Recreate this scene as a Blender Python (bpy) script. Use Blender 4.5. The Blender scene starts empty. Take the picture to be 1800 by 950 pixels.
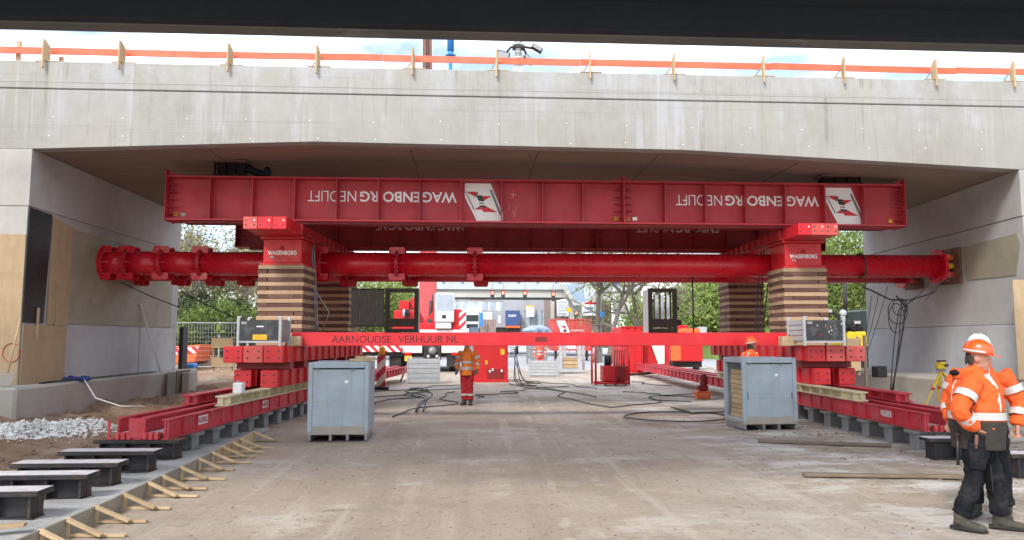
import bpy, bmesh, math, random
import numpy as np
from mathutils import Vector, Matrix, Euler
random.seed(7); rng = np.random.default_rng(7)
R = math.radians
S = bpy.context.scene
C = S.collection

# ------------------------------------------------------------------ camera, world, sun, exposure
FPX, H, YAW = 1300.0, 1.75, R(3.3)
PIT = math.atan(123/1300.0)
cam = bpy.data.cameras.new('camera'); camo = bpy.data.objects.new('camera', cam); C.objects.link(camo)
cam.sensor_width = 36; cam.lens = 26.0; cam.clip_end = 5000
camo.location = (0, 0, H); camo.rotation_euler = (R(90)+PIT, 0, -YAW)
S.camera = camo

SUN_EL, SUN_AZ = R(44), R(212)       # azimuth measured clockwise from +Y: sun high behind the camera, veiled
W = bpy.data.worlds.new('World'); S.world = W; W.use_nodes = True
nt = W.node_tree; N = nt.nodes; L = nt.links
for n in list(N): N.remove(n)
wo = N.new('ShaderNodeOutputWorld'); bg = N.new('ShaderNodeBackground'); bg.inputs['Strength'].default_value = 0.14
sky = N.new('ShaderNodeTexSky'); sky.sky_type = 'NISHITA'; sky.sun_disc = False
sky.sun_elevation = SUN_EL; sky.sun_rotation = SUN_AZ; sky.air_density = 1.0; sky.dust_density = 2.0
tc = N.new('ShaderNodeTexCoord'); mp = N.new('ShaderNodeMapping'); mp.inputs['Scale'].default_value = (1, 1, 2.2); mp.inputs['Location'].default_value = (.18, 0, .1)
nz = N.new('ShaderNodeTexNoise'); nz.inputs['Scale'].default_value = 3.4; nz.inputs['Detail'].default_value = 5; nz.inputs['Roughness'].default_value = .55
cr = N.new('ShaderNodeValToRGB'); cr.color_ramp.elements[0].position = .43; cr.color_ramp.elements[1].position = .60
cr.color_ramp.elements[0].color = (.10, .10, .10, 1)
mx = N.new('ShaderNodeMix'); mx.data_type = 'RGBA'
mx.inputs[7].default_value = (7.6, 7.8, 8.1, 1)
L.new(tc.outputs['Generated'], mp.inputs['Vector']); L.new(mp.outputs[0], nz.inputs['Vector']); L.new(nz.outputs[0], cr.inputs[0])
L.new(cr.outputs[0], mx.inputs[0]); L.new(sky.outputs[0], mx.inputs[6]); L.new(mx.outputs[2], bg.inputs[0]); L.new(bg.outputs[0], wo.inputs[0])
sl = bpy.data.lights.new('sun', 'SUN'); sl.energy = 1.5; sl.angle = R(12); sl.color = (1, .96, .9)
so = bpy.data.objects.new('sun', sl); C.objects.link(so)
sd = Vector((math.sin(SUN_AZ)*math.cos(SUN_EL), math.cos(SUN_AZ)*math.cos(SUN_EL), math.sin(SUN_EL)))
so.rotation_euler = sd.to_track_quat('Z', 'Y').to_euler()
S.view_settings.view_transform = 'Standard'; S.view_settings.look = 'None'; S.view_settings.gamma = 1
S.view_settings.use_curve_mapping = False
S.view_settings.exposure = 1.15

# ------------------------------------------------------------------ measuring: photo pixel -> place in the world
_fw = Vector((math.sin(YAW)*math.cos(PIT), math.cos(YAW)*math.cos(PIT), math.sin(PIT)))
_rt = Vector((math.cos(YAW), -math.sin(YAW), 0)); _up = _rt.cross(_fw); _C = Vector((0, 0, H))
def _ray(x, y): return _fw*FPX + _rt*(x-900) + _up*(475-y)
def P(x, y, Y): d = _ray(x, y); return _C + d*(Y/d.y)
def G(x, y, z=0.0): d = _ray(x, y); return _C + d*((z-H)/d.z)
def WX(x, y, X): d = _ray(x, y); return _C + d*(X/d.x)

# ------------------------------------------------------------------ materials
MATS = {}
def ramp(nt, pos_cols):
    r = nt.nodes.new('ShaderNodeValToRGB'); e = r.color_ramp.elements
    while len(e) < len(pos_cols): e.new(.5)
    for i, (p, c) in enumerate(pos_cols):
        e[i].position = p; e[i].color = (c, c, c, 1) if not hasattr(c, '__len__') else (*c, 1)
    return r
class NB:
    """small node builder"""
    def __init__(s, name):
        s.m = bpy.data.materials.new(name); s.m.use_nodes = True; s.nt = s.m.node_tree
        s.b = s.nt.nodes['Principled BSDF']; s.co = s.nt.nodes.new('ShaderNodeTexCoord'); s.n = s.nt.nodes; s.l = s.nt.links
        MATS[name] = s.m
    def map(s, scale=(1, 1, 1), rot=(0, 0, 0), loc=(0, 0, 0)):
        m = s.n.new('ShaderNodeMapping'); m.inputs['Scale'].default_value = scale; m.inputs['Rotation'].default_value = rot; m.inputs['Location'].default_value = loc
        s.l.new(s.co.outputs['Object'], m.inputs[0]); return m.outputs[0]
    def noise(s, sc, det=4, rough=.55, scale=(1, 1, 1), dist=0, loc=(0, 0, 0)):
        t = s.n.new('ShaderNodeTexNoise'); t.inputs['Scale'].default_value = sc; t.inputs['Detail'].default_value = det
        t.inputs['Roughness'].default_value = rough; t.inputs['Distortion'].default_value = dist
        s.l.new(s.map(scale, loc=loc), t.inputs['Vector']); return t.outputs[0]
    def ramp(s, v, pc): r = ramp(s.nt, pc); s.l.new(v, r.inputs[0]); return r.outputs[0]
    def mix(s, f, a, b, mode='MIX'):
        m = s.n.new('ShaderNodeMix'); m.data_type = 'RGBA'; m.blend_type = mode
        for i, v in ((0, f), (6, a), (7, b)):
            if hasattr(v, 'is_linked'): s.l.new(v, m.inputs[i])
            elif i == 0: m.inputs[0].default_value = v
            else: m.inputs[i].default_value = (*v[:3], 1)
        return m.outputs[2]
    def mul(s, a, b):
        m = s.n.new('ShaderNodeMath'); m.operation = 'MULTIPLY'
        for i, v in enumerate((a, b)):
            if hasattr(v, 'is_linked'): s.l.new(v, m.inputs[i])
            else: m.inputs[i].default_value = v
        return m.outputs[0]
    def geo(s, axis):
        t = s.n.new('ShaderNodeSeparateXYZ'); s.l.new(s.co.outputs['Object'], t.inputs[0]); return t.outputs[axis]
    def done(s, col, rough=.6, metal=0, bump=None, bd=.02, bs=.5, spec=.5, coat=0):
        b = s.b
        if hasattr(col, 'is_linked'): s.l.new(col, b.inputs['Base Color'])
        else: b.inputs['Base Color'].default_value = (*col[:3], 1)
        if hasattr(rough, 'is_linked'): s.l.new(rough, b.inputs['Roughness'])
        else: b.inputs['Roughness'].default_value = rough
        b.inputs['Metallic'].default_value = metal; b.inputs['Specular IOR Level'].default_value = spec
        b.inputs['Coat Weight'].default_value = coat; b.inputs['Coat Roughness'].default_value = .15
        if bump is not None:
            bn = s.n.new('ShaderNodeBump'); bn.inputs['Strength'].default_value = bs; bn.inputs['Distance'].default_value = bd
            s.l.new(bump, bn.inputs['Height']); s.l.new(bn.outputs[0], b.inputs['Normal'])
        return s.m
def plain(name, col, rough=.6, metal=0, var=.18, sc=6, bump=.004, dirt=None, dirt_amt=.35, coat=0, spec=.5):
    b = NB(name); c2 = tuple(min(1, v*(1+var)) for v in col); c1 = tuple(v*(1-var) for v in col)
    n = b.noise(sc, 6, .6); col_ = b.ramp(n, [(.3, c1), (.7, c2)])
    if dirt:
        d = b.ramp(b.noise(sc*.6, 8, .7, loc=(3, 1, 7)), [(.5, 0.), (.68, dirt_amt)]); col_ = b.mix(d, col_, dirt)
    rr = b.ramp(b.noise(sc*1.7, 5, .6, loc=(9, 4, 2)), [(.3, max(.05, rough-.1)), (.7, min(1, rough+.12))])
    return b.done(col_, rr, metal, b.noise(sc*6, 4), bump, .4, spec, coat)
def paint(name, col, rough=.42, wear=(.16, .07, .05), amt=.4, sc=2.2, fade=.1, bump=.0012, chips=True):
    """old site paint: faded patches, dirt, rust runs, small chips and scratches"""
    b = NB(name); lo = tuple(v*(1-fade) for v in col); g = sum(col)/3
    hi = tuple(min(1, v*(1+fade)+g*fade*.35) for v in col)
    c = b.ramp(b.noise(sc, 6, .6), [(.32, lo), (.68, hi)])
    dust = b.ramp(b.noise(sc*.7, 9, .72, loc=(1, 5, 3)), [(.48, 0.), (.78, amt)])
    c = b.mix(dust, c, wear)
    runs = b.ramp(b.noise(sc*5, 5, .6, scale=(1, 1, .12), loc=(5, 2, 8)), [(.6, 0.), (.8, amt*.7)])
    c = b.mix(runs, c, tuple(v*.55 for v in col))
    if chips:
        ch = b.ramp(b.noise(sc*17, 3, .55, loc=(2, 8, 1)), [(.70, 0.), (.73, .75)])
        msk = b.ramp(b.noise(sc*1.3, 3, .5, loc=(7, 7, 1)), [(.5, 0.), (.62, 1.)])
        c = b.mix(b.mul(ch, msk), c, (.22, .12, .09))
    rr = b.ramp(b.noise(sc*3, 6, .65, loc=(4, 4, 4)), [(.3, rough-.12), (.7, rough+.2)])
    return b.done(c, rr, 0, b.noise(sc*9, 6, .6), bump, .3, .5)

def concrete(name, base, tint, streak=.6, boards=0.0, stain=None, brown=.0):
    b = NB(name)
    c = b.ramp(b.noise(.55, 8, .62), [(.3, tuple(v*.86 for v in base)), (.7, tuple(min(1, v*1.08) for v in base))])
    c = b.mix(b.ramp(b.noise(.33, 3, .5, loc=(4, 4, 1)), [(.42, 0.), (.62, .55)]), c, tint)
    # lime runs: tall thin shapes with ragged edges, and damp dark runs
    if streak:
        st = b.ramp(b.noise(1.5, 7, .62, scale=(1, 1, .10), loc=(2, 0, 5)), [(.545, 0.), (.62, .85)])
        ms = b.ramp(b.noise(.42, 3, .5, scale=(1, 1, .5), loc=(8, 3, 0)), [(.42, 0.), (.6, streak)])
        c = b.mix(b.mul(st, ms), c, (.50, .53, .585))
        dk = b.ramp(b.noise(2.6, 7, .68, scale=(1, 1, .07), loc=(0, 6, 2)), [(.56, 0.), (.72, .42*streak)])
        c = b.mix(dk, c, tuple(v*.55 for v in base))
    sp = b.ramp(b.noise(38, 3, .6), [(.66, 0.), (.72, .3)]); c = b.mix(sp, c, tuple(v*.45 for v in base))
    hgt = b.noise(14, 8, .65)
    if boards:
        wv = b.n.new('ShaderNodeTexNoise'); wv.inputs['Scale'].default_value = 3; wv.inputs['Detail'].default_value = 5
        b.l.new(b.map((.16, 5.5, 5.5)), wv.inputs['Vector'])
        g = b.ramp(wv.outputs[0], [(.4, 0.), (.62, boards)]); c = b.mix(g, c, tuple(v*.62 for v in base)); hgt = wv.outputs[0]
    if stain: c = b.mix(b.ramp(b.noise(.6, 6, .7, loc=(6, 1, 2)), [(.45, 0.), (.7, .8)]), c, stain)
    return b.done(c, b.ramp(b.noise(5, 4), [(.3, .72), (.7, .95)]), 0, hgt, .006, .5, .25)

def fascia_mat():
    b = NB('fascia_concrete'); k = (.335, .331, .308); lime = (.43, .44, .47)
    c = b.ramp(b.noise(.5, 9, .66), [(.3, (.295, .285, .25)), (.5, k), (.72, (.385, .375, .345))])
    c = b.mix(b.ramp(b.noise(2.8, 8, .7, scale=(1, 1, .6), loc=(2, 3, 3)), [(.38, .0), (.70, .40)]), c, (.43, .42, .39))
    up_ = b.n.new('ShaderNodeMapRange'); up_.inputs[1].default_value = 6.1; up_.inputs[2].default_value = 7.5; b.l.new(b.geo(2), up_.inputs[0])
    # washed zones below the edge, broken into ragged columns of several widths
    def col(sc, zs, lo, hi, amt, loc, msk):
        st = b.ramp(b.noise(sc, 8, .68, scale=(1, 1, zs), loc=loc, dist=.25), [(lo, 0.), (hi, amt)])
        ms = b.ramp(b.noise(msk, 5, .62, scale=(1, 1, 1.1), loc=tuple(v+3 for v in loc)), [(.46, 0.), (.56, 1.)]); return b.mul(st, ms)
    c = b.mix(col(.9, .12, .50, .62, .85, (2, 0, 5), .45), c, lime)
    c = b.mix(col(2.6, .06, .54, .64, .65, (7, 0, 1), .6), c, (.47, .485, .515))
    c = b.mix(col(7, .03, .57, .66, .5, (1, 0, 9), .7), c, (.46, .465, .475))
    c = b.mix(col(5, .035, .56, .66, .7, (4, 0, 2), .8), c, (.23, .215, .17))
    c = b.mix(col(16, .02, .57, .66, .6, (9, 0, 4), .9), c, (.21, .195, .16))
    c = b.mix(b.mul(b.ramp(b.noise(1.1, 8, .7, scale=(1, 1, .8), loc=(5, 0, 6)), [(.47, 0.), (.62, .7)]), up_.outputs[0]), c, lime)
    ln = b.ramp(b.noise(3, 5, .6, scale=(.05, 1, 6), loc=(1, 1, 1)), [(.58, 0.), (.66, .3)]); c = b.mix(ln, c, (.25, .235, .20))     # board lines
    c = b.mix(b.ramp(b.noise(45, 4, .65), [(.62, 0.), (.70, .45)]), c, (.2, .19, .16)); c = b.mix(b.ramp(b.noise(24, 4, .65, loc=(3, 2, 2)), [(.64, 0.), (.72, .35)]), c, (.5, .49, .46))
    b.done(c, b.ramp(b.noise(5, 4), [(.3, .72), (.7, .95)]), 0, b.noise(14, 8, .7), .006, .5, .25)
fascia_mat()
concrete('wall_concrete', (.47, .46, .44), (.40, .41, .42), .5, 0, (.33, .32, .305))
concrete('blue_concrete', (.47, .485, .50), (.56, .555, .54), .5, 0, (.33, .345, .365))
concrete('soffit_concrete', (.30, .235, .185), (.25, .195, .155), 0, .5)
concrete('shade_and_seam_concrete', (.026, .032, .040), (.020, .026, .036), 0, .1)  # viaduct underside with its shade put into the colour; also dark soffit seams
concrete('daylit_edge_concrete', (.15, .148, .135), (.11, .11, .105), .2)  # same viaduct, lighter colour stands for daylight on the edge underside
concrete('footing_concrete', (.40, .385, .35), (.46, .44, .40), .3, 0, (.30, .25, .2))
plain('khaki_coat', (.30, .28, .21), .7, 0, .12, 2, .003, (.22, .2, .17), .5)
paint('girder_red', (.42, .024, .040), .5, (.24, .06, .065), .5, 1.4, .12)
paint('bright_red', (.62, .012, .022), .42, (.5, .06, .05), .3, 2.4, .08)
paint('tower_red', (.52, .010, .016), .38, (.35, .05, .05), .3, 3, .1)
paint('pipe_red', (.56, .005, .020), .26, (.30, .02, .03), .22, 1.6, .1, bump=.0003)
paint('track_red', (.50, .026, .045), .48, (.42, .2, .19), .55, 3, .15)
paint('faded_red', (.55, .07, .06), .5, (.5, .25, .22), .4, 3, .15)
paint('dark_red', (.22, .012, .016), .5, (.15, .05, .04), .4, 3, .12)
paint('machine_red', (.55, .012, .016), .4, (.3, .05, .04), .25, 2, .08)
paint('white_paint', (.75, .76, .76), .45, (.5, .47, .42), .25, 3, .05)
paint('cream_paint', (.62, .55, .36), .55, (.42, .34, .22), .5, 3, .12)
paint('boxgrey', (.33, .395, .455), .5, (.27, .235, .19), .6, 2.6, .1)
paint('galv', (.42, .45, .47), .42, (.33, .32, .3), .35, 4, .1, chips=False)
paint('blue_paint', (.05, .09, .24), .4, (.2, .2, .25), .2, 3, .1)
paint('bright_blue', (.03, .22, .62), .4, (.1, .2, .4), .2, 3, .1)
paint('orange_paint', (.80, .14, .03), .45, (.6, .3, .2), .3, 3, .1)
paint('rail_orange', (.80, .12, .055), .6, (.75, .24, .15), .5, 1.2, .1, chips=False)
paint('yellow_paint', (.75, .50, .02), .4, (.5, .4, .1), .3, 3, .08)
plain('steel_dark', (.028, .027, .030), .55, .3, .35, 5, .003, (.16, .09, .06), .5)
plain('steel_top', (.60, .58, .61), .5, .1, .15, 5, .003, (.2, .13, .1), .5)
plain('steel_grey', (.26, .27, .28), .5, .35, .2, 5, .003, (.2, .15, .12), .5)
plain('brown_steel', (.018, .012, .010), .8, 0, .25, 4, .002, spec=.15)
plain('panel_brown', (.032, .026, .024), .8, 0, .1, 4, .002, spec=.15)
plain('black_rubber', (.012, .012, .014), .6, 0, .3, 8)
plain('black_board', (.035, .037, .042), .5, 0, .3, 7, .002, (.3, .3, .3), .25)
plain('membrane', (.012, .012, .015), .5, 0, .3, 9, .006, (.3, .3, .3), .0)
plain('yellow_sticker', (.75, .45, .02), .5)
plain('white_print', (.80, .80, .80), .5, 0, .04, 8, .001)
plain('dark_print', (.045, .008, .010), .6, 0, .04)
plain('grey_print', (.30, .31, .34), .5, 0, .05)
plain('black_print', (.03, .03, .04), .5, 0, .05)
plain('red_print', (.55, .01, .03), .5, 0, .05)
plain('blue_print', (.12, .25, .6), .5, 0, .05)
plain('asphalt_mud', (.2, .18, .16), .9)
plain('glass_dark', (.04, .055, .06), .08, 0, .2, 2, 0)
plain('glass_pale', (.38, .45, .52), .1, 0, .15, 1.5, 0, coat=.5)
plain('red_lens', (.55, .01, .01), .25)
plain('amber', (.85, .35, .01), .25, 0, .1)
plain('stone_white', (.78, .77, .75), .9, 0, .1, 9, .02)
plain('rust', (.16, .075, .05), .8, 0, .4, 8, .004)
def wood(name, a, b_, rough=.75, sc=1.0, ax=0):
    b = NB(name); s = [7*sc]*3; s[ax] = .9*sc
    g = b.noise(2.4, 8, .65, scale=s, dist=.6)
    c = b.ramp(g, [(.28, a), (.5, tuple((u+v)/2 for u, v in zip(a, b_))), (.72, b_)])
    oi = b.n.new('ShaderNodeObjectInfo'); c = b.mix(b.mul(oi.outputs['Random'], .6), c, tuple(v*.55 for v in a))
    d = b.ramp(b.noise(3, 7, .7, loc=(2, 2, 2)), [(.5, 0.), (.75, .4)]); c = b.mix(d, c, tuple(v*.5 for v in a))
    return b.done(c, rough, 0, g, .004, .5, .3)
wood('timber_light', (.40, .27, .165), (.56, .41, .27), ax=0)
wood('timber_dark', (.115, .055, .045), (.21, .115, .088), ax=1)
wood('plank', (.46, .33, .19), (.66, .50, .31), ax=0)
wood('ply', (.46, .33, .20), (.60, .45, .29), sc=.35, ax=2)
wood('wet_board', (.25, .22, .18), (.42, .38, .31), ax=1, sc=.6)
wood('old_plank', (.16, .12, .09), (.30, .24, .18), ax=0)
plain('hivis', (.74, .10, .012), .8, 0, .12, 6, .006, (.42, .10, .04), .4)
plain('hivis_pale', (.85, .22, .03), .75, 0, .1, 7, .004)
plain('reflective', (.52, .52, .50), .4, .2, .06, 8, .002)
plain('olive_cloth', (.030, .026, .021), .9, 0, .2, 10, .004)
plain('navy_cloth', (.011, .012, .016), .9, 0, .4, 7, .006, (.09, .085, .08), .25, spec=.15)
plain('red_cloth', (.36, .012, .02), .85, 0, .2, 8, .005)
plain('coral_cloth', (.62, .12, .09), .85, 0, .15, 8, .005)
plain('skin', (.40, .20, .135), .5, 0, .08, 14, .001)
plain('hair', (.035, .025, .02), .7, 0, .3, 30, .004)
plain('helmet_orange', (.90, .10, .015), .3, 0, .04, 4, .0005, coat=.3)
plain('helmet_white', (.72, .78, .86), .3, 0, .04, 4, .0005, coat=.3)
plain('boot', (.055, .052, .042), .8, 0, .35, 9, .004, (.24, .20, .155), .55, spec=.2)
plain('glove', (.10, .10, .10), .8)
plain('bark', (.16, .135, .105), .9, 0, .35, 6, .02)
plain('blue_cloth', (.03, .06, .22), .7, 0, .4, 8, .006)
plain('tarp', (.30, .38, .50), .5, 0, .2, 4, .01)
plain('brick_far', (.27, .19, .17), .85, 0, .15, 2)
plain('grey_far', (.33, .34, .37), .8, 0, .1, .6)
plain('beam_far', (.47, .46, .42), .8, 0, .12, .5)
plain('ramp_far', (.45, .50, .52), .7, 0, .12, .7)
def emis(name, col, st):
    b = NB(name); b.b.inputs['Emission Color'].default_value = (*col, 1); b.b.inputs['Emission Strength'].default_value = st; b.done(col, .4)
emis('signal_lit', (1, .12, .08), 3.0)
def stripes(name, a, b_, width, ang, rough=.4):
    b = NB(name); w = b.n.new('ShaderNodeTexWave'); w.wave_type = 'BANDS'; w.inputs['Scale'].default_value = 1; w.bands_direction = 'X'
    k = math.pi/(20*width)
    b.l.new(b.map((k, k, k), (0, ang, 0)), w.inputs['Vector'])
    c = b.mix(b.ramp(w.outputs[1], [(.49, 0.), (.51, 1.)]), a, b_)
    d = b.ramp(b.noise(6, 6, .7), [(.5, 0.), (.8, .3)]); c = b.mix(d, c, (.4, .36, .33))
    return b.done(c, rough)
stripes('stripe_right', (.62, .01, .03), (.78, .78, .78), .16, R(45))
stripes('stripe_left', (.62, .01, .03), (.78, .78, .78), .16, R(-45))
stripes('beacon_stripe', (.45, .01, .03), (.62, .55, .48), .19, R(-45))
def leafmat(name, a, b_):
    b = NB(name); oi = b.n.new('ShaderNodeNewGeometry'); 
    c = b.ramp(oi.outputs['Random Per Island'], [(0, a), (1, b_)]); b.done(c, .6, spec=.2)
    tr = b.n.new('ShaderNodeBsdfTranslucent'); b.l.new(c, tr.inputs[0]); ms = b.n.new('ShaderNodeMixShader'); ms.inputs[0].default_value = .3
    out = b.n['Material Output']; b.l.new(b.b.outputs[0], ms.inputs[1]); b.l.new(tr.outputs[0], ms.inputs[2]); b.l.new(ms.outputs[0], out.inputs[0])
leafmat('leaf_green', (.10, .16, .035), (.25, .32, .09))
leafmat('leaf_dark', (.045, .065, .03), (.12, .15, .06))
leafmat('leaf_olive', (.16, .16, .07), (.30, .27, .13))
leafmat('leaf_fresh', (.18, .27, .06), (.36, .42, .14))

def ground_mat():
    b = NB('site_ground')
    c = b.ramp(b.noise(.35, 8, .6), [(.35, (.32, .255, .195)), (.65, (.415, .345, .275))])
    c = b.mix(b.ramp(b.noise(.22, 5, .6, loc=(3, 7, 0)), [(.50, 0.), (.62, .7)]), c, (.40, .36, .315))      # grey cement dust
    c = b.mix(b.ramp(b.noise(.8, 9, .72, scale=(.55, 1, 1), loc=(8, 1, 0)), [(.55, 0.), (.64, .6)]), c, (.55, .505, .445))   # pale dried slurry
    c = b.mix(b.ramp(b.noise(1.7, 9, .75, loc=(1, 3, 4)), [(.55, 0.), (.63, .55)]), c, (.29, .235, .185))     # damp earth
    c = b.mix(b.ramp(b.noise(9, 6, .7, loc=(5, 5, 5)), [(.585, 0.), (.635, .7)]), c, (.175, .145, .115))       # crumbs
    c = b.mix(b.ramp(b.noise(30, 5, .7), [(.57, 0.), (.64, .5)]), c, (.19, .165, .14))
    c = b.mix(b.ramp(b.noise(85, 3, .6, loc=(3, 3, 1)), [(.58, 0.), (.66, .4)]), c, (.58, .55, .5))
    c = b.mix(b.ramp(b.noise(1.1, 9, .75, scale=(.35, 1, 1), loc=(3, 13, 2)), [(.57, 0.), (.61, .35)]), c, (.25, .22, .19))   # dried puddle rims
    sx_ = b.n.new('ShaderNodeMapRange'); sx_.inputs[1].default_value = 2.6; sx_.inputs[2].default_value = 5.2; b.l.new(b.geo(0), sx_.inputs[0])
    wm = b.ramp(b.noise(1.3, 9, .72, scale=(.6, 1.2, 1), loc=(6, 6, 0)), [(.50, 0.), (.56, .85)])
    c = b.mix(b.mul(sx_.outputs[0], wm), c, (.60, .585, .555))                                                                # lime slurry at the right
    cl_ = b.ramp(b.noise(22, 7, .75, scale=(.7, 1, 1), loc=(6, 2, 6)), [(.60, 0.), (.64, .8)]); ck = b.ramp(b.noise(.9, 5, .6, loc=(2, 6, 1)), [(.48, .08), (.60, 1.)])
    c = b.mix(b.mul(cl_, ck), c, (.12, .10, .085))                                                                            # trodden crumbs in patches
    c = b.mix(b.ramp(b.noise(.42, 8, .68, scale=(.7, 1, 1), loc=(9, 3, 1)), [(.54, 0.), (.64, .5)]), c, (.21, .178, .145))         # damp patches
    c = b.mix(b.ramp(b.noise(2.4, 5, .6, scale=(1, .05, 1), loc=(4, 1, 3)), [(.55, 0.), (.64, .28)]), c, (.22, .185, .15))         # tyre marks
    c = b.mix(b.ramp(b.noise(3.1, 5, .65, scale=(1, .06, 1), loc=(1, 7, 3)), [(.57, 0.), (.65, .3)]), c, (.53, .49, .43))
    # two worn, nearly erased lane lines running away from the viewer
    x = b.geo(0); y = b.geo(1)
    for x0, k in ((1.05, .045), (1.62, .03)):
        ln = b.n.new('ShaderNodeMath'); ln.operation = 'MULTIPLY_ADD'; b.l.new(y, ln.inputs[0]); ln.inputs[1].default_value = -k; b.l.new(x, ln.inputs[2])
        s1 = b.n.new('ShaderNodeMath'); s1.operation = 'SUBTRACT'; b.l.new(ln.outputs[0], s1.inputs[0]); s1.inputs[1].default_value = x0-k*10
        ab = b.n.new('ShaderNodeMath'); ab.operation = 'ABSOLUTE'; b.l.new(s1.outputs[0], ab.inputs[0])
        m = b.ramp(ab.outputs[0], [(.03, 1.), (.075, 0.)])
        w = b.ramp(b.noise(1.6, 8, .75, loc=(x0, 2, 2)), [(.50, 0.), (.62, .5)])
        c = b.mix(b.mul(m, w), c, (.60, .55, .47))
    r = b.ramp(b.noise(.6, 6, .6, loc=(2, 9, 3)), [(.38, .55), (.6, .95)])
    hh = b.noise(11, 9, .75)
    return b.done(c, r, 0, hh, .035, .8, .3)
ground_mat()
def dirt_mat(name, a, b_, c_):
    b = NB(name); c = b.ramp(b.noise(1.6, 9, .7), [(.3, a), (.7, b_)])
    c = b.mix(b.ramp(b.noise(.9, 7, .7, loc=(4, 4, 4)), [(.52, 0.), (.66, .8)]), c, c_)
    c = b.mix(b.ramp(b.noise(12, 5, .7, loc=(1, 4, 4)), [(.6, 0.), (.7, .6)]), c, tuple(v*.4 for v in a))
    return b.done(c, .95, 0, b.noise(9, 9, .75), .05, .8, .2)
dirt_mat('earth', (.20, .125, .08), (.36, .255, .175), (.43, .35, .28))
dirt_mat('wet_concrete', (.36, .365, .36), (.47, .475, .47), (.31, .315, .31))
dirt_mat('grass_bank', (.10, .16, .035), (.20, .27, .07), (.17, .15, .07))
dirt_mat('road_far', (.36, .37, .39), (.44, .45, .47), (.40, .40, .40))

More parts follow.
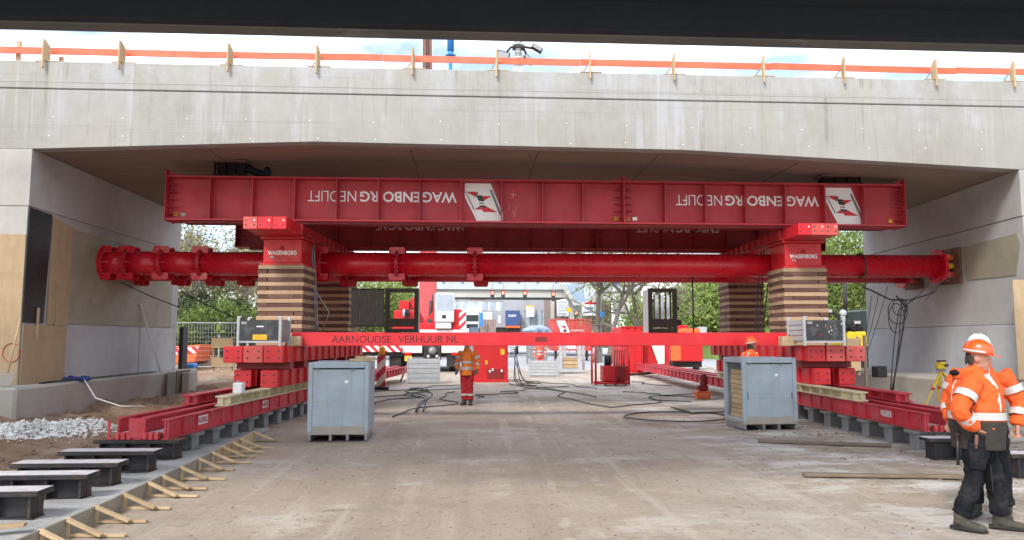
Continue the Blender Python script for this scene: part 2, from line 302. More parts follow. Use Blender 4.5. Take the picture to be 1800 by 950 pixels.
# ------------------------------------------------------------------ mesh helpers
def frame_of(o):
    return Matrix.LocRotScale(o.location, o.rotation_euler, o.scale)
class MB:
    def __init__(s): s.v = []; s.f = []; s.mi = []; s.sm = []
    def add(s, vs, fs, mi=0, smooth=False):
        n = len(s.v); s.v += [tuple(v) for v in vs]
        for f in fs: s.f.append(tuple(i+n for i in f)); s.mi.append(mi); s.sm.append(smooth)
        return s
    def box(s, c, d, rz=0, M=None, mi=0):
        x, y, z = (q/2 for q in d)
        vs = [Vector((a*x, b*y, e*z)) for a in (-1, 1) for b in (-1, 1) for e in (-1, 1)]
        m = Matrix.Translation(c) @ (M if M is not None else Matrix.Rotation(rz, 4, 'Z'))
        return s.add([m @ v for v in vs], [(0, 1, 3, 2), (4, 6, 7, 5), (0, 4, 5, 1), (2, 3, 7, 6), (0, 2, 6, 4), (1, 5, 7, 3)], mi)
    def b2(s, x0, x1, y0, y1, z0, z1, mi=0):
        return s.box(((x0+x1)/2, (y0+y1)/2, (z0+z1)/2), (abs(x1-x0), abs(y1-y0), abs(z1-z0)), mi=mi)
    def bar(s, a, b, w, t, up=(0, 0, 1), mi=0):
        """rectangular bar from a to b, width w (sideways), thickness t (along up)"""
        a = Vector(a); b = Vector(b); d = b-a; l = d.length; d.normalize(); u = Vector(up)
        if abs(d.dot(u)) > .98: u = Vector((0, 1, 0))
        x = d.cross(u).normalized(); u = x.cross(d)
        M = Matrix((x, d, u)).transposed().to_4x4()
        return s.box((a+b)/2, (w, l, t), M=M, mi=mi)
    def tube(s, pts, r, seg=8, mi=0, cap=True, smooth=True):
        pts = [Vector(p) for p in pts]; n = len(pts); rr = r if hasattr(r, '__len__') else [r]*n
        vs = []; ref = None
        for i, p in enumerate(pts):
            d = (pts[min(i+1, n-1)]-pts[max(i-1, 0)])
            if d.length < 1e-9: d = Vector((0, 0, 1))
            d.normalize()
            if ref is None: ref = Vector((0, 0, 1)) if abs(d.z) < .9 else Vector((1, 0, 0))
            x = d.cross(ref)
            if x.length < 1e-4: x = d.orthogonal()
            x.normalize(); y = x.cross(d).normalized(); ref = y
            q = rr[i]; q = q if hasattr(q, '__len__') else (q, q)
            for k in range(seg):
                t = 2*math.pi*k/seg; vs.append(p + x*(q[0]*math.cos(t)) + y*(q[1]*math.sin(t)))
        fs = [(i*seg+k, i*seg+(k+1) % seg, (i+1)*seg+(k+1) % seg, (i+1)*seg+k) for i in range(n-1) for k in range(seg)]
        s.add(vs, fs, mi, smooth)
        if cap:
            b = len(s.v)-len(vs)
            s.f.append(tuple(b+k for k in range(seg))[::-1]); s.mi.append(mi); s.sm.append(False)
            s.f.append(tuple(b+(n-1)*seg+k for k in range(seg))); s.mi.append(mi); s.sm.append(False)
        return s
    def cyl(s, a, b, r, seg=16, r2=None, mi=0): return s.tube([a, b], [r, r if r2 is None else r2], seg, mi)
    def prism(s, poly, h, M=None, mi=0):
        """polygon in local XY extruded by h along local Z"""
        M = M or Matrix(); n = len(poly)
        vs = [M @ Vector((x, y, 0)) for x, y in poly] + [M @ Vector((x, y, h)) for x, y in poly]
        a = sum(poly[i][0]*poly[(i+1) % n][1]-poly[(i+1) % n][0]*poly[i][1] for i in range(n))
        fs = [tuple(range(n))[::-1], tuple(range(n, 2*n))] + [(i, (i+1) % n, n+(i+1) % n, n+i) for i in range(n)]
        if (a < 0) != (h < 0): fs = [f[::-1] for f in fs]
        return s.add(vs, fs, mi)
    def ball(s, c, r, seg=14, ring=9, mi=0, M=None):
        r = r if hasattr(r, '__len__') else (r, r, r); c = Vector(c); vs = []
        for i in range(ring+1):
            t = math.pi*i/ring
            for k in range(seg):
                p = 2*math.pi*k/seg; v = Vector((r[0]*math.sin(t)*math.cos(p), r[1]*math.sin(t)*math.sin(p), r[2]*math.cos(t)))
                vs.append(c + (M @ v if M else v))
        fs = [(i*seg+k, (i+1)*seg+k, (i+1)*seg+(k+1) % seg, i*seg+(k+1) % seg) for i in range(ring) for k in range(seg)]
        return s.add(vs, fs, mi, True)
    def torus(s, c, ax, r, t, seg=18, sub=6, mi=0):
        ax = Vector(ax).normalized(); x = ax.orthogonal().normalized(); y = ax.cross(x); c = Vector(c)
        vs = [c + (x*math.cos(a)+y*math.sin(a))*(r+t*math.cos(b)) + ax*(t*math.sin(b)) for a in [2*math.pi*i/seg for i in range(seg)] for b in [2*math.pi*j/sub for j in range(sub)]]
        fs = [(i*sub+j, ((i+1) % seg)*sub+j, ((i+1) % seg)*sub+(j+1) % sub, i*sub+(j+1) % sub) for i in range(seg) for j in range(sub)]
        return s.add(vs, fs, mi, True)
    def build(s, name, mat, parent=None, bev=0, world=True, kind=None, label=None):
        me = bpy.data.meshes.new(name); vs = s.v
        if parent is not None and world:
            r = parent
            while r.parent: r = r.parent
            mi = frame_of(r).inverted(); vs = [mi @ Vector(v) for v in vs]
        me.from_pydata([tuple(v) for v in vs], [], s.f)
        for m in (mat if isinstance(mat, (list, tuple)) else [mat]): me.materials.append(MATS[m])
        me.polygons.foreach_set('material_index', s.mi); me.polygons.foreach_set('use_smooth', s.sm); me.update()
        o = bpy.data.objects.new(name, me); C.objects.link(o)
        if parent is not None: o.parent = parent
        if bev:
            b = o.modifiers.new('bevel', 'BEVEL'); b.width = bev; b.segments = 1; b.limit_method = 'ANGLE'; b.angle_limit = R(50)
        if kind: o['kind'] = kind
        if label: o['label'] = label
        return o
def tag(o, label, cat, group=None):
    o['label'] = label; o['category'] = cat; o['kind'] = 'thing'
    if group: o['group'] = group
    return o
def thing(name, label, cat, loc=(0, 0, 0), rz=0, group=None):
    o = bpy.data.objects.new(name, None); C.objects.link(o); o.location = loc; o.rotation_euler = (0, 0, rz); o.empty_display_size = .2
    return tag(o, label, cat, group)
KIDS = {}
def copy_tree(o, parent=None):
    c = o.copy(); C.objects.link(c); c.parent = parent
    for ch in [q for q in bpy.data.objects if q.parent == o]: copy_tree(ch, c)
    return c
def text_mesh(txt, height, bold=0.0, width=None, name='lettering', depth=.003, shear=0):
    cu = bpy.data.curves.new('t', 'FONT'); cu.body = txt; cu.size = 1; cu.offset = bold; cu.extrude = 0; cu.resolution_u = 3; cu.shear = shear
    o = bpy.data.objects.new('t', cu); C.objects.link(o); bpy.context.view_layer.update()
    dg = bpy.context.evaluated_depsgraph_get(); me = o.evaluated_get(dg).to_mesh()
    v = np.array([q.co[:] for q in me.vertices]); f = [tuple(p.vertices) for p in me.polygons]
    o.to_mesh_clear(); bpy.data.objects.remove(o); bpy.data.curves.remove(cu)
    lo = v.min(0); hi = v.max(0); sy = height/(hi[1]-lo[1]); sx = sy if width is None else width/(hi[0]-lo[0])
    v[:, 0] = (v[:, 0]-lo[0])*sx; v[:, 1] = (v[:, 1]-lo[1])*sy
    return v, f, (hi[0]-lo[0])*sx
def lettering(txt, origin, xdir, ydir, height, mat, parent, width=None, bold=0.0, off=.002, name='lettering', label=None):
    """flat lettering: origin = lower-left corner of the text, xdir reading direction, ydir letter-up"""
    v, f, w = text_mesh(txt, height, bold, width); o = Vector(origin); x = Vector(xdir).normalized(); y = Vector(ydir).normalized(); n = x.cross(y)
    m = MB(); m.add([o + x*a[0] + y*a[1] + n*off for a in v], f); return m.build(name, mat, parent, label=label)
def nth(i): return ['first', 'second', 'third', 'fourth', 'fifth', 'sixth', 'seventh', 'eighth', 'ninth', 'tenth', 'eleventh', 'twelfth', 'thirteenth', 'fourteenth', 'fifteenth', 'sixteenth', 'seventeenth', 'eighteenth'][i]
# ------------------------------------------------------------------ ground
def vnoise(x, y, s, seed=0):
    x = np.asarray(x)*s; y = np.asarray(y)*s; xi = np.floor(x).astype(np.int64); yi = np.floor(y).astype(np.int64); fx = x-xi; fy = y-yi
    fx = fx*fx*(3-2*fx); fy = fy*fy*(3-2*fy)
    def h(a, b):
        n = (a*374761393 + b*668265263 + seed*69069) & 0xffffffff; n = ((n ^ (n >> 13))*1274126177) & 0xffffffff; return ((n ^ (n >> 16)) & 0xffff)/65535.0
    return (h(xi, yi)*(1-fx)+h(xi+1, yi)*fx)*(1-fy)+(h(xi, yi+1)*(1-fx)+h(xi+1, yi+1)*fx)*fy
def fbm(x, y, s, n=4, seed=0): return sum(vnoise(x, y, s*2**i, seed+i)/2**i for i in range(n))/2 - .5
def sstep(a, b, x): t = np.clip((x-a)/(b-a), 0, 1); return t*t*(3-2*t)
def gh(x, y):
    x = np.asarray(x, float); y = np.asarray(y, float)
    h = .014*fbm(x, y, .5, 3, 1) + .016*fbm(x, y, 3.2, 3, 5)
    near = sstep(60, 40, y)
    left = sstep(-5.6, -8.2, x)*near*sstep(5, 8, y)
    h += left*(.26+.55*fbm(x, y, .9, 4, 9)+.26*fbm(x, y, 4, 3, 3))
    right = sstep(8.7, 10.2, x)*near*sstep(6, 9, y)
    h += right*(.12+.22*fbm(x, y, 1.1, 4, 21)+.05*fbm(x, y, 5, 3, 2))
    rough = sstep(5.2, 6.2, x)*sstep(9.2, 8.5, x)*sstep(7, 9, y)*near
    h += rough*.05*fbm(x, y, 2.3, 4, 31)
    return h*sstep(120, 70, np.abs(y)) - .004
xs = np.unique(np.concatenate([np.linspace(-1500, -60, 14), np.linspace(-60, -14, 24), np.arange(-14, 17, .14), np.linspace(17, 60, 24), np.linspace(60, 1500, 14)]))
ys = np.unique(np.concatenate([np.linspace(-300, -6, 12), np.arange(-6, 4, .5), np.arange(4, 26, .12), np.arange(26, 62, .5), np.linspace(62, 200, 30), np.linspace(220, 2500, 16)]))
gx, gy = np.meshgrid(xs, ys); gz = gh(gx, gy); nx, ny = len(xs), len(ys)
idx = np.arange(nx*ny).reshape(ny, nx)
me = bpy.data.meshes.new('ground')
vv = np.stack([gx.ravel(), gy.ravel(), gz.ravel()], 1)
ff = np.stack([idx[:-1, :-1].ravel(), idx[:-1, 1:].ravel(), idx[1:, 1:].ravel(), idx[1:, :-1].ravel()], 1)
me.vertices.add(len(vv)); me.vertices.foreach_set('co', vv.ravel()); me.loops.add(ff.size); me.loops.foreach_set('vertex_index', ff.ravel().astype(np.int32))
me.polygons.add(len(ff)); me.polygons.foreach_set('loop_start', np.arange(0, ff.size, 4, dtype=np.int32)); me.polygons.foreach_set('use_smooth', np.ones(len(ff), bool))
cx = vv[ff].mean(1); mi = np.where((cx[:, 0]+.4*fbm(cx[:, 0], cx[:, 1], 1.2, 3, 8) < -6.1) & (cx[:, 1] < 60) & (cx[:, 1] > 3), 1, 0)
mi = np.where(cx[:, 1] > 46, 2, mi); me.update()
for m in ('site_ground', 'earth', 'road_far'): me.materials.append(MATS[m])
me.polygons.foreach_set('material_index', mi.astype(np.int32)); me.update(); me.validate()
ground = bpy.data.objects.new('ground', me); C.objects.link(ground); ground['kind'] = 'structure'

# freshly poured strip behind the formwork boards
SLZ = .035
def blob_sheet(name, poly, z, mat, n=60, amp=.01, seed=0, kind='structure'):
    xs_ = [p[0] for p in poly]; ys_ = [p[1] for p in poly]
    def inside(x, y):
        r = False; j = len(poly)-1
        for i in range(len(poly)):
            xi, yi = poly[i]; xj, yj = poly[j]
            if (yi > y) != (yj > y) and x < (xj-xi)*(y-yi)/(yj-yi)+xi: r = not r
            j = i
        return r
    gx_ = np.linspace(min(xs_), max(xs_), n); gy_ = np.linspace(min(ys_), max(ys_), n); m = MB(); vid = {}
    for i in range(n-1):
        for j in range(n-1):
            if inside((gx_[i]+gx_[i+1])/2, (gy_[j]+gy_[j+1])/2):
                q = []
                for a, b in ((i, j), (i+1, j), (i+1, j+1), (i, j+1)):
                    if (a, b) not in vid:
                        vid[(a, b)] = len(m.v); x, y = gx_[a], gy_[b]; m.v.append((x, y, z+amp*float(fbm(x, y, 2.5, 3, seed))))
                    q.append(vid[(a, b)])
                m.f.append(tuple(q)); m.mi.append(0); m.sm.append(True)
    # skirt down into the ground
    ed = {}
    for f in m.f:
        for k in range(4):
            e = (f[k], f[(k+1) % 4]); ed[e] = ed.get(e, 0)+1
    for (a, b) in list(ed):
        if (b, a) not in ed:
            n0 = len(m.v); m.v += [(*m.v[a][:2], -.12), (*m.v[b][:2], -.12)]; m.f.append((b, a, n0, n0+1)); m.mi.append(0); m.sm.append(False)
    o = m.build(name, mat); o['kind'] = kind; return o
blob_sheet('poured_concrete_strip', [(-5.75, 4.5), (-3.62, 4.5), (-3.62, 8.4), (-3.72, 13.5), (-3.9, 15.0), (-5.6, 15.0), (-5.95, 11), (-5.8, 8)], SLZ, 'wet_concrete', 150, .055, 3)

# ------------------------------------------------------------------ new concrete bridge
YF, YB = 15.5, 23.3
XL, XR = -9.02, 12.2
ZT = 7.55
def yz_prism(m, prof, y0, y1, mi=0):      # profile in XZ, extruded along Y
    M = Matrix(((1, 0, 0, 0), (0, 0, 1, y0), (0, 1, 0, 0), (0, 0, 0, 1))); return m.prism(prof, y1-y0, M, mi)
br = thing('concrete_bridge', 'new grey concrete bridge spanning the site above the red girders', 'bridge', (1.6, 19, 0))
soff = [(XL, 5.68), (-3.3, 5.92), (4.6, 5.86), (XR, 5.53)]
zg = 6.955
m = MB(); yz_prism(m, [(-34, 5.68), *soff, (38, 5.53), (38, zg-.012), (-34, zg-.012)], YF, YF+.3); m.build('fascia', 'fascia_concrete', br, .004)
m = MB(); yz_prism(m, [(-34, zg+.012), (38, zg+.012), (38, ZT), (-34, ZT)], YF+.003, YF+.3); m.build('parapet_edge', 'fascia_concrete', br, .015)
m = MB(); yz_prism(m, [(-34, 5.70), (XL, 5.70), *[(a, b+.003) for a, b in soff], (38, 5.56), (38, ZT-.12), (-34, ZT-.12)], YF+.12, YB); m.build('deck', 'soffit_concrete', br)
m = MB()
for zz in (6.38, 5.98):
    for i in range(17):
        x = -8.6+i*1.33+random.uniform(-.12, .12); zf = np.interp(x, [a for a, _ in soff], [b for _, b in soff])
        z = zz+random.uniform(-.03, .03)
        if z > zf+.06: m.cyl((x, YF-.006, z), (x, YF+.01, z), .013, 8)
m.build('tie_hole_plugs', 'white_print', br, kind='stuff')
m = MB()       # faint pour joints on the fascia
for x in (-6.1, -2.3, 2.1, 6.0, 10.1): m.b2(x, x+.007, YF-.0025, YF+.05, 5.99, zg-.02)
m.b2(-12, 13, YF-.002, YF+.05, 7.10, 7.106)
m.build('pour_joints', 'footing_concrete', br, kind='stuff')
for x in (-5.6, -1.3, 1.5, 4.2, 7.4):
    zz = float(np.interp(x, [a for a, _ in soff], [b for _, b in soff])); m = MB(); m.box((x, (YF+.3+YB)/2, zz+.001), (.012, YB-YF-.6, .006)); m.build('form_seam', 'shade_and_seam_concrete', br)
# abutments: three pours with a step of a few millimetres between them
def wr_x(y): return XR+.094*(y-YF)
def abut(x0, x1, side):
    xin = x0 if side > 0 else x1
    def seg(nm, z0, z1, dx, mat, y0=YF+.002, y1=YB+.2):
        mm = MB(); a, b = (x0+dx, x1) if side > 0 else (x0, x1-dx)
        if side < 0: mm.b2(a, b, y0, y1, z0, z1)
        else: mm.prism([(a, y0), (b, y0), (b, y1), (wr_x(y1)+dx, y1)], z1-z0, Matrix.Translation((0, 0, z0)))
        mm.build(nm, mat, br, .004)
    seg('abutment_head', 4.49, 5.675 if side < 0 else 5.525, 0, 'wall_concrete')
    seg('abutment_wall', 2.11, 4.475, .012, 'wall_concrete')
    seg('abutment_base', .80, 2.10, .006, 'blue_concrete')
    m2 = MB(); a, b = (x0+.8, x1) if side > 0 else (x0, x1-.03); m2.b2(a, b, YF+.03, YB+.18, .8, 5.5); m2.build('abutment_core', 'wall_concrete', br)
abut(-34, XL, -1); abut(XR, 38, 1)
m = MB(); m.b2(XL-.011, XL+.006, 17.22, YB-.3, 2.12, 4.26); m.build('protective_panel', 'khaki_coat', br)
m = MB(); m.prism([(15.85, 3.20), (17.75, 3.24), (17.9, 4.08), (15.7, 4.13), (15.62, 3.9)], .014, Matrix(((.094, 0, 1, XR-.094*YF-.006), (1, 0, 0, 0), (0, 1, 0, 0), (0, 0, 0, 1)))); m.build('protective_panel', 'khaki_coat', br)
m = MB(); m.b2(-34, -8.58, 14.7, 24.2, -.3, .85); m.build('footing', 'footing_concrete', br, .05)
m = MB(); m.b2(11.15, 38, 15.2, 23.4, -.3, .85); m.build('footing', 'footing_concrete', br, .05)
for sx, yy in ((-1, 20.9), (1, 17.7)):
    m = MB(); x = XL if sx < 0 else wr_x(yy); m.b2(x-.0075, x+.0075, yy, yy+.005, .86, 2.09); m.build('pour_joint', 'footing_concrete', br)

# overhead: edge of the neighbouring viaduct, cut short ahead of the camera for light on the ground
ov = thing('neighbouring_viaduct', 'shade-dark viaduct deck crossing overhead along the top of the picture', 'bridge', (1, 8, 0))
YO = 9.93
m = MB(); m.b2(-34, 38, YO, YO+.28, 6.0, 7.6); m.build('edge_beam', 'daylit_edge_concrete', ov, .01)
m = MB(); m.b2(-34, 38, YO-.16, YO-.002, 6.012, 7.5); m.build('inner_shade_beam', 'shade_and_seam_concrete', ov, .01)  # lowered dark beam stands for shade on the edge beam's inner face
m = MB(); m.b2(-34, 38, 4.2, YO-.162, 6.42, 7.4); m.build('deck_slab', 'shade_and_seam_concrete', ov)  # unseen rear of the deck left off so skylight reaches the foreground

# orange edge protection on the bridge
gr = thing('edge_guardrail', 'orange plank guardrail on timber brackets along the bridge top', 'guardrail', (1.5, 15.6, ZT))
bx = [P(x, 110, 15.55).x for x in (83, 216, 406, 560, 727, 874, 1037, 1183, 1340, 1480, 1639, 1776)]
ends = [-16, -10.6, -6.3, -1.9, 2.4, 6.7, 11.0, 16]
for i in range(len(ends)-1):
    m = MB(); dz = random.uniform(-.012, .012); a, b = ends[i]+.004, ends[i+1]-.004; z0 = ZT+.205
    m.bar((a, 15.66+.004*(i % 2), z0+.075+dz), (b, 15.66+.004*(i % 2), z0+.075-dz), .028, .145); m.build('guard_board', 'rail_orange', gr, .003)
for i, x in enumerate([-13.5]+bx+[14.2]):
    tilt = random.uniform(-.02, .02); k = 1 if i % 2 else -1
    br_ = MB(); br_.prism([(-.03, -.17), (.03, -.17), (.03, 0), (.17, .0), (.17, .32), (.03, .44), (-.03, .44)], .036, Matrix.Translation((x-.022, 15.5, ZT)) @ Matrix.Rotation(R(-9+random.uniform(-6, 6))+tilt, 4, 'Z') @ Matrix(((0, 0, 1, 0), (1, 0, 0, -.065), (0, 1, 0, 0), (0, 0, 0, 1))))
    o = br_.build('bracket', 'plank', gr, .003)
    m = MB(); m.b2(x-.22, x+.26, 15.505, 15.9, ZT+.0015, ZT+.02); m.build('foot_plate', 'plank', o)
    m = MB(); m.bar((x-.16, 15.6, ZT+.02), (x-.02, 15.58, ZT+.22), .02, .03); m.build('strut', 'steel_grey', o)
# taller timber posts at the far left
for i, (px_, y0, h) in enumerate(((31, 15.75, .52), (76, 15.78, .40), (107, 15.8, .22))):
    q = P(px_, 100, y0); m = MB(); m.b2(q.x-.04, q.x+.04, y0, y0+.05, ZT+.001, ZT+h); o = m.build('timber_post', 'plank')
    tag(o, ['tall timber post standing left of the guardrail bracket at bridge top', 'middle timber post behind the leftmost guardrail bracket', 'shortest timber post behind the orange guardrail at left'][i], 'post')

# ------------------------------------------------------------------ big red girders
def girder(y0, x0, x1, zb, zt, label, front, xj):
    g = thing('steel_girder', label, 'girder', ((x0+x1)/2, y0+.25, zb)); w = .52
    for (a, b) in ((x0, xj-.02), (xj+.02, x1)):
        m = MB(); m.b2(a, b, y0+.23, y0+.27, zb+.04, zt-.04); m.build('web', 'girder_red', g)
        m = MB(); m.b2(a, b, y0, y0+w, zt-.04, zt); m.build('top_flange', 'girder_red', g, .004)
        m = MB(); m.b2(a, b, y0, y0+w, zb, zb+.04); m.build('bottom_flange', 'girder_red', g, .004)
        n = round((b-a)/.96)
        for i in range(1, n):
            x = a+(b-a)*i/n
            for yy in ((y0+.02, y0+.23), (y0+.27, y0+w-.02)):
                m = MB(); m.b2(x-.012, x+.012, *yy, zb+.04, zt-.04); m.build('stiffener', 'girder_red', g)
    for x in (x0-.02, xj-.018, xj+.002, x1+.004):
        m = MB(); m.b2(x, x+.016, y0-.03, y0+w+.03, zb-.015, zt+(.10 if x in (xj-.018, xj+.002) else .12)); m.build('end_plate', 'girder_red', g, .003)
    m = MB()
    for xe, sd in ((x0, 1), (xj, -1), (xj, 1), (x1, -1)):
        for k in range(5):
            z = zb+.16+k*.165; a = xe+.02*sd
            m.add([(a, y0+.05, z), (a+.22*sd, y0+.2, z), (a, y0+.23, z), (a, y0+.05, z+.012), (a+.22*sd, y0+.2, z+.012), (a, y0+.23, z+.012)], [(0, 1, 2), (3, 5, 4), (0, 3, 4, 1), (1, 4, 5, 2)])
            m.cyl((a, y0+.12, z+.08), (a+.05*sd, y0+.12, z+.08), .022, 6)
        m.prism([(0, 0), (.26*sd, 0), (0, .12)], .02, Matrix.Translation((xe, y0+.1, zt)) @ Matrix(((1, 0, 0, 0), (0, 0, 1, 0), (0, 1, 0, 0), (0, 0, 0, 1))))
    m.build('splice_bolts_and_gussets', 'girder_red', g, kind='stuff')
    m = MB(); m.b2(x0+.35, x1-.35, y0+.1, y0+.42, zb-.055, zb-.002); m.build('bearing_strip', 'dark_red', g)
    return g
def put_text(g, y0, words, zc, h):
    yf = y0+.228
    for txt, pa, pb, bold in words:       # rotated half a turn: the reading direction runs to the left
        a = P(pa, 350, yf).x; b = P(pb, 350, yf).x
        lettering(txt, (a, yf, zc+h/2), (-1, 0, 0), (0, 0, -1), h, 'white_print', g, width=a-b, bold=bold, off=.004)
def emblem(g, y0, xa, xb, za, zb):
    """white slanted plate with a pennant on a pole, standing on its head like the lettering; drawn in 0..1 (right, down)"""
    yf = y0+.224; W_, H_ = xb-xa, zb-za
    def poly(pts, mat, d, nm, par):
        M = Matrix(((W_, 0, 0, xa), (0, 0, -1, yf-d), (0, -H_, 0, zb), (0, 0, 0, 1))); mm = MB(); mm.prism(pts, .003, M); return mm.build(nm, mat, par)
    pl = poly([(0, 0), (.68, 0), (1, .78), (1, 1), (.32, 1), (0, .36)], 'white_print', 0, 'emblem_plate', g)
    poly([(.03, .22), (.29, .22), (.30, .37)], 'red_print', .004, 'emblem_red', pl)
    poly([(.45, .33), (.71, .33), (.49, .46)], 'red_print', .004, 'emblem_red', pl)
    poly([(.25, .69), (.40, .59), (.45, .69)], 'red_print', .004, 'emblem_red', pl)
    poly([(.43, .65), (.56, .60), (.86, .755), (.49, .75)], 'red_print', .0045, 'emblem_red', pl)
    poly([(.29, .31), (.45, .31), (.51, .48), (.36, .46)], 'black_print', .005, 'emblem_band', pl)
    poly([(.37, .50), (.51, .52), (.52, .545), (.38, .53)], 'black_print', .005, 'emblem_band', pl)
    poly([(.38, .57), (.55, .585), (.57, .635), (.42, .64)], 'black_print', .005, 'emblem_band', pl)
    poly([(.29, .24), (.335, .23), (.345, .29), (.30, .305)], 'black_print', .006, 'emblem_band', pl)
    poly([(.02, .23), (.035, .225), (.25, .67), (.23, .69)], 'black_print', .004, 'emblem_line', pl)
    poly([(.65, .17), (.71, .155), (.98, .80), (.93, .84), (.91, .84)], 'grey_print', .005, 'emblem_pole', pl)
    poly([(.665, .18), (.68, .175), (.945, .815), (.93, .82)], 'black_print', .0085, 'emblem_line', pl)
GY, GB, GT = 16.85, 4.44, 5.46
gx0, gx1 = P(292, 350, GY).x, P(1590, 360, GY).x; gj = P(1097, 350, GY).x
g1 = girder(GY, gx0, gx1, GB, GT, 'long front red girder with white upside-down lettering under the bridge', True, gj)
put_text(g1, GY, [('WAG', 803, 743, .022), ('ENBO', 738, 673, .022), ('RG', 665, 633, .022), ('NE', 626, 598, -.006), ('DLIFT', 593, 541, -.006)], GB+.62, .25)
put_text(g1, GY, [('WAG', 1439, 1383, .022), ('ENBO', 1376, 1313, .022), ('RG', 1306, 1275, .022), ('NE', 1269, 1243, -.006), ('DLIFT', 1237, 1188, -.006)], GB+.62, .25)
emblem(g1, GY, P(817, 350, GY+.22).x, P(884, 350, GY+.22).x, GB+.06, GT-.06)
emblem(g1, GY, P(1451, 350, GY+.22).x, P(1517, 350, GY+.22).x, GB+.06, GT-.06)
for x, mt in ((gx0+.30, 'grey_print'), (gx0+.14, 'yellow_sticker'), (gj+.3, 'white_print'), (gj+.13, 'yellow_sticker'), (gj-.14, 'yellow_sticker'), (gx1-.22, 'yellow_sticker')):
    m = MB(); m.b2(x-.055, x+.055, GY+.225, GY+.229, GB+.12, GB+.20); m.build('label_plate', mt, g1)
m = MB()       # chalked marks beside the emblem
cx_ = P(902, 347, GY+.22).x
m.b2(cx_-.07, cx_+.07, GY+.226, GY+.229, GB+.70, GB+.707); m.b2(cx_-.004, cx_+.004, GY+.2255, GY+.2285, GB+.63, GB+.78)
for a, b in (((-.10, .30), (-.10, .44)), ((-.02, .30), (.03, .14)), ((.03, .14), (.08, .40)), ((-.01, .25), (.06, .25))):
    m.bar((cx_+a[0], GY+.2275, GB+a[1]+.04), (cx_+b[0], GY+.2275, GB+b[1]+.04), .004, .006, up=(0, -1, 0))
m.build('chalk_marks', 'reflective', g1)
G2 = 21.3
x20 = P(415, 420, G2).x
g2 = girder(G2, x20, x20+17.2, GB-.05, GT, 'rear red girder in deep shade behind the front girder', False, P(1049, 430, G2).x)
put_text(g2, G2, [('WAG', 816, 770, .022), ('ENBO', 766, 712, .022), ('RG', 708, 684, .022), ('NE', 680, 662, -.006)], GB+.62, .25)
put_text(g2, G2, [('ENBO', 1262, 1216, .022), ('RG', 1211, 1187, .022), ('NE', 1182, 1160, -.006), ('DLIFT', 1156, 1118, -.006)], GB+.62, .25)

# packing between girders and soffit
def packing(px0, px1, yy, label, strap):
    a, b = P(px0, 300, yy).x, P(px1, 300, yy).x; zt = float(np.interp((a+b)/2, [q for q, _ in soff], [q for _, q in soff]))-.003
    t = thing('steel_packing', label, 'packing', ((a+b)/2, yy+.25, GT))
    m = MB(); m.b2(a-.03, b+.03, yy-.02, yy+.5, GT+.001, GT+.03); m.build('base_plate', 'brown_steel', t)
    m = MB(); m.b2(a-.04, b+.04, yy-.03, yy+.52, zt-.05, zt); m.build('timber_cap', 'timber_dark', t)
    m = MB(); m.b2(a+.05, b-.05, yy+.1, yy+.38, GT+.03, zt-.05); m.build('core', 'brown_steel', t)
    for i in range(4):
        x = a+.02+(b-a-.04)*i/3; m = MB(); m.b2(x-.012, x+.012, yy, yy+.099, GT+.03, zt-.05); m.build('rib', 'brown_steel', t)
packing(375, 430, GY+.0, 'dark steel packing block on the left end of front girder', 1)
packing(1447, 1513, GY+.0, 'dark steel packing block on the right end of front girder', 1)
t = thing('work_jacket', 'dark cloth bundle lying on the girder beside left packing block', 'cloth', P(455, 312, GY+.1))
m = MB(); q = P(440, 300, GY+.12)
m.tube([(q.x-.28, q.y+.1, GT+.30), (q.x-.1, q.y+.08, GT+.22), (q.x+.12, q.y+.02, GT+.12), (q.x+.34, q.y, GT+.08)], [(.05, .06), (.10, .09), (.12, .09), (.06, .06)], 10)
m.ball((q.x+.38, q.y+.02, GT+.13), (.08, .1, .13)); o = m.build('folded_cloth', 'navy_cloth', t)
